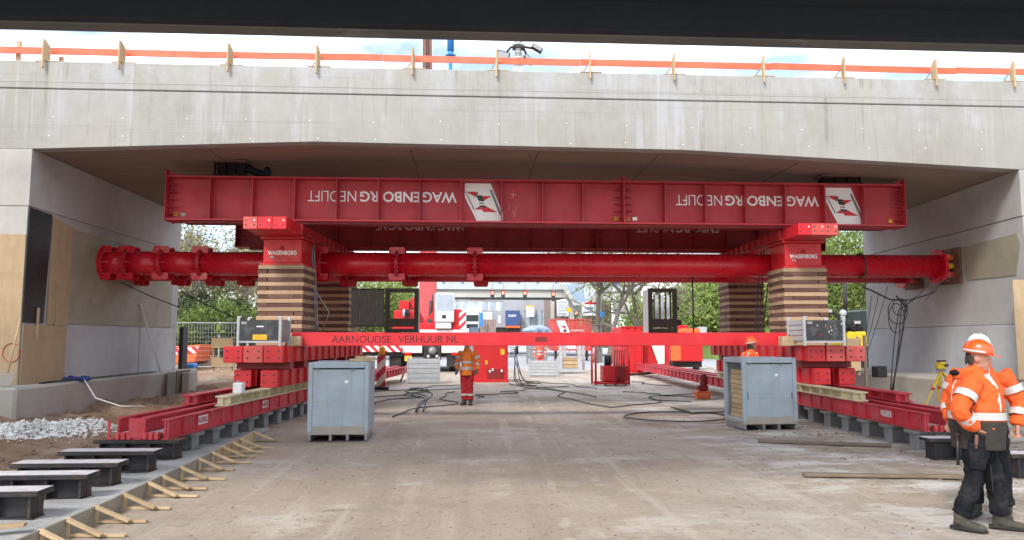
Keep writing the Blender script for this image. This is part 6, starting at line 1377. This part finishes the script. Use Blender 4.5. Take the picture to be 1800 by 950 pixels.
bl = thing('blue_prop', 'blue telescopic prop standing on the bridge deck behind the guardrail', 'prop', (P(792, 100, 21).x, 21, ZT-.12)); a = P(792, 98, 21)
m = MB(); m.cyl((a.x, 21, ZT-.119), (a.x, 21, a.z-.03), .055, 12); m.build('pole', 'bright_blue', bl); m = MB(); m.tube([(a.x, 21, a.z-.03), (a.x, 21, a.z), (a.x, 21, a.z+.04), (a.x, 21, a.z+.14)], [.11, .16, .09, .07], 14); m.build('collar', 'bright_blue', bl); m = MB(); m.cyl((a.x, 21, a.z+.14), (a.x, 21, a.z+1.6), .10, 14); m.build('head', 'bright_blue', bl)
# ------------------------------------------------------------------ hoses, cables, rubble, debris
def sag(a, b, s, n=14): a = Vector(a); b = Vector(b); return [a.lerp(b, k/n)-Vector((0, 0, s*4*(k/n)*(1-k/n))) for k in range(n+1)]
def wander(a, b, amp, n=22, seed=0, z=.02):
    r = random.Random(seed); a = Vector(a); b = Vector(b); d = (b-a); p = Vector((-d.y, d.x, 0)).normalized(); f1, f2, p1, p2 = r.uniform(1.5, 3), r.uniform(4, 7), r.uniform(0, 6), r.uniform(0, 6)
    return [Vector((*(a.lerp(b, k/n)+p*amp*math.sin(math.pi*k/n)*(math.sin(f1*k/n*3+p1)+.4*math.sin(f2*k/n*3+p2))).xy, z+float(gh(0, 0))+.012)) for k in range(n+1)]
for i, (a, b, amp) in enumerate((((655, 690), (835, 676), .5), ((655, 700), (830, 682), .4), ((660, 712), (740, 690), .6), ((690, 735), (800, 690), .8), ((900, 670), (1048, 700), .5), ((895, 675), (1075, 718), .6), ((905, 668), (1050, 684), .4), ((1075, 718), (1240, 690), .7), ((1095, 690), (1235, 700), .5), ((1110, 672), (1180, 680), .4), ((1140, 700), (1280, 720), .4), ((840, 700), (905, 690), .6), ((880, 690), (1000, 680), .4), ((1150, 650), (1230, 672), .4))):
    m = MB(); m.tube(wander(G(*a), G(*b), amp*.8, 40, i), .015, 6); tag(m.build('hydraulic_hose', 'black_rubber'), 'black hydraulic hose on the ground, ' + ['farthest one running from left box to the worker', 'second farthest between left box and the worker', 'short one beside the left grey box', 'nearest one left of the worker', 'running from red cabinet towards the hydraulic unit', 'long nearest one right of the red cabinet', 'farthest one between red cabinet and hydraulic unit', 'running from mid road to the orange tub', 'between hydraulic unit and orange tub', 'short one behind the hydraulic unit', 'crossing the steel road plate', 'just right of the standing worker', 'short one before the low stillage', 'along the foot of the far right track'][i], 'hose', 'hoses on the ground')
for i in range(5):
    a = P(894+random.uniform(0, 4), 612+i*4, 31.1); b = G(908+random.uniform(0, 22), 676+random.uniform(-4, 4)); j_ = random.uniform(.05, .4); cps = [a, a+Vector((.18+.1*j_, -.1, .03)), a.lerp(b, .35)+Vector((.3*j_, -.1, .0)), a.lerp(b, .75)+Vector((-.25*j_, -.2, -.08)), b+Vector((0, 0, .02)), b+Vector((.5, -.3+.2*i, .02))]; m = MB(); limb(m, cps, [.017]*6, 6, 5); tag(m.build('cabinet_hose', 'black_rubber'), nth(i)+' black hose from the top hanging off the red cabinet', 'hose', 'hoses from the red cabinet')
m = MB(); pts = wander(G(745, 686), G(735, 725), .3, 20, 77)
for k in range(3): m.tube([(q.x+.12*math.sin(k*2+j*.3), q.y, q.z+.25*math.sin(math.pi*j/20)*(k+1)/3) for j, q in enumerate(pts)], .018, 6)
tag(m.build('hose_loops', 'black_rubber'), 'upright loops of black hose standing in the wet patch', 'hose')
m = MB(); c_ = G(1190, 735); m.tube([(c_.x+1.1*math.cos(t)*(1+.12*math.sin(2.3*t)), c_.y+1.1*math.sin(t), .03+.02*(t/9)) for t in np.linspace(0, 6.8, 60)], .015, 6); tag(m.build('hose_coil', 'black_rubber'), 'wide coil of black hose left of the right grey box', 'hose')
sp_ = MB(); q0, q1, q2, q3 = G(1175, 716), G(1275, 707), G(1300, 725), G(1215, 728); sp_.prism([(v.x, v.y) for v in (q0, q1, q2, q3)], .05, Matrix.Translation((0, 0, .03))); tag(sp_.build('steel_road_plate', 'footing_concrete', bev=.008), 'pale steel road plate lying left of the right grey box', 'plate')
# cables at the left and right towers
for i, (x0, y0, x1, y1, Y, s) in enumerate(((548, 428, 556, 584, 17.9, 0), (552, 430, 559, 584, 17.9, .0), (545, 470, 566, 584, 17.9, -.2))):
    a, b = P(x0, y0, Y), P(x1, y1, Y); pts = sag(a, b, 0) if not s else [a, a.lerp(b, .35)+Vector((.02, 0, 0)), a.lerp(b, .7)+Vector((.25, 0, 0)), b]
    m = MB(); m.tube(pts, .016, 6); tag(m.build('tower_cable', 'steel_grey'), ['leftmost straight', 'rightmost straight', 'bulging'][i]+' grey cable hanging beside the near left tower', 'cable', 'cables on the left tower')
for i, (x0, y0, x1, y1, Y) in enumerate(((1338, 440, 1326, 590, 18.3), (1343, 440, 1332, 590, 18.3), (1350, 500, 1338, 590, 18.3))):
    m = MB(); m.tube(sag(P(x0, y0, Y), P(x1, y1, Y), .04), .014, 6); tag(m.build('tower_cable', 'black_rubber'), ['leftmost', 'middle', 'rightmost short'][i]+' black cable hanging beside the near right tower', 'cable', 'cables on the right tower')
m = MB(); m.tube(sag(P(1217, 470, 20), P(1219, 585, 20), .0), .02, 6); tag(m.build('lifting_chain', 'black_rubber'), 'single black line hanging left of the far right tower', 'cable')
Yw = 17.6
for i, pts in enumerate(([(1655, 492), (1640, 515), (1600, 528), (1565, 527), (1530, 510), (1515, 505)], [(1575, 520), (1592, 540), (1587, 580), (1577, 640), (1567, 690)], [(1585, 530), (1580, 600), (1570, 690)], [(1605, 528), (1580, 545), (1572, 600), (1565, 685)])):
    m = MB(); ps = [P(x, y, Yw+.1*i) for x, y in pts]; o_ = []
    for k in range(len(ps)-1): o_ += [ps[k].lerp(ps[k+1], t) for t in (0, .33, .66)]
    m.tube(o_+[ps[-1]], .022 if i < 2 else .013, 6); tag(m.build('wall_cable', 'black_rubber'), ['thick black cable swagged under the right pipe end', 'thick black cable dropping down the right abutment wall', 'thin black cable beside the thick one at right abutment', 'thin black cable curving off the swag at right abutment'][i], 'cable')
for i, (cx_, cy_, r1, r2) in enumerate(((1578, 548, 17, 22), (1576, 560, 14, 26), (1582, 540, 13, 15))):
    m = MB(); m.tube([P(cx_+r1*math.sin(t), cy_+r2*math.cos(t), Yw-.05*i) for t in np.linspace(0, 6.28, 30)], .012, 6, cap=False); tag(m.build('cable_loop', 'black_rubber'), 'loose loop of black cable at the right abutment, ' + ['middle size', 'tallest', 'smallest'][i], 'cable')
for i, (x0, y0, x1, y1) in enumerate(((1532, 520, 1520, 600), (1545, 515, 1522, 610), (1560, 505, 1526, 615), (1640, 505, 1626, 528), (1632, 500, 1598, 528))):
    m = MB(); m.tube(sag(P(x0, y0, 18.4), P(x1, y1, 18.4), .06), .008, 5); tag(m.build('thin_cable', 'black_rubber'), ['leftmost', 'second from left', 'third from left', 'short right', 'short middle'][i]+' thin black control cable hanging near the right pipe end', 'cable', 'control cables at right')
m = MB(); a = P(1547, 640, 17.5); m.b2(a.x-.12, a.x+.12, 17.4, 17.7, .851, 1.12); tag(m.build('black_tub', 'black_rubber', bev=.02), 'small black tub on the right abutment footing', 'tub')
# rubble: pale broken concrete at the left, crumbs and clods elsewhere
def rock(m, c, s, r):
    n = 7; vs = []; 
    ph = (1+5**.5)/2; ico = [(-1, ph, 0), (1, ph, 0), (-1, -ph, 0), (1, -ph, 0), (0, -1, ph), (0, 1, ph), (0, -1, -ph), (0, 1, -ph), (ph, 0, -1), (ph, 0, 1), (-ph, 0, -1), (-ph, 0, 1)]
    fs = [(0, 11, 5), (0, 5, 1), (0, 1, 7), (0, 7, 10), (0, 10, 11), (1, 5, 9), (5, 11, 4), (11, 10, 2), (10, 7, 6), (7, 1, 8), (3, 9, 4), (3, 4, 2), (3, 2, 6), (3, 6, 8), (3, 8, 9), (4, 9, 5), (2, 4, 11), (6, 2, 10), (8, 6, 7), (9, 8, 1)]
    k = Matrix.Rotation(r.uniform(0, 6.28), 3, 'Z') @ Matrix.Rotation(r.uniform(0, 6.28), 3, 'X'); sx, sy, sz = r.uniform(.6, 1.2), r.uniform(.6, 1.2), r.uniform(.4, .8)
    m.add([Vector(c)+Vector(((k @ (Vector(v)*(.53*r.uniform(.8, 1.15)))).x*s*sx, (k @ Vector(v)*.53).y*s*sy, (k @ Vector(v)*.53).z*s*sz)) for v in ico], fs)
rr_ = random.Random(5); m = MB()
for k in range(3600):
    t_ = rr_.random(); dx_, dy_ = rr_.gauss(0, .30), rr_.gauss(0, .24); c_ = Vector(G(-10, 766, .2)).lerp(G(165, 742, .2), t_)+Vector((dx_, dy_, 0)); s = rr_.uniform(.01, .038)*(2.0 if k < 60 else 1); z = float(gh(c_.x, c_.y)); hp_ = max(0, .16-.35*math.hypot(dx_, dy_))*rr_.random(); rock(m, (c_.x, c_.y, z+s*.2+hp_), s, rr_)
o = m.build('broken_concrete', 'stone_white'); o['kind'] = 'stuff'; o['label'] = 'pale broken concrete rubble on the earth at left'
m = MB()
for k in range(5200):
    if k < 1500: x, y = rr_.uniform(-9, -5.7), rr_.uniform(7, 24)
    elif k < 2100: x, y = rr_.uniform(5.4, 12), rr_.uniform(7.5, 16)
    else: x, y = rr_.uniform(-3, 8), rr_.uniform(4.5, 26)
    s = rr_.uniform(.008, .035)*(1.6 if k < 1500 and rr_.random() < .1 else 1); s = (min(s, .016) if k < 2500 else rr_.uniform(.005, .011)) if k >= 2100 else s; rock(m, (x, y, float(gh(x, y))+s*.25), s, rr_)
o = m.build('stones_and_clods', 'earth'); o['kind'] = 'stuff'; o['label'] = 'small stones and earth clods scattered over the ground'
for i, (x, y, w, l, rz) in enumerate(((9.2, 12.6, .5, .9, .3), (8.9, 9.4, .3, .6, 1.1), (-7.4, 14.2, .4, .7, .5), (9.9, 14.4, .5, .5, .9))):
    m = MB(); m.box((x, y, float(gh(x, y))+.05), (w, l, .09), rz); tag(m.build('broken_slab', 'footing_concrete', bev=.03), ['broken concrete slab beside the right track end', 'broken concrete piece behind the two workers', 'broken concrete slab on the earth at left footing', 'square concrete piece below the yellow tripod'][i], 'slab')
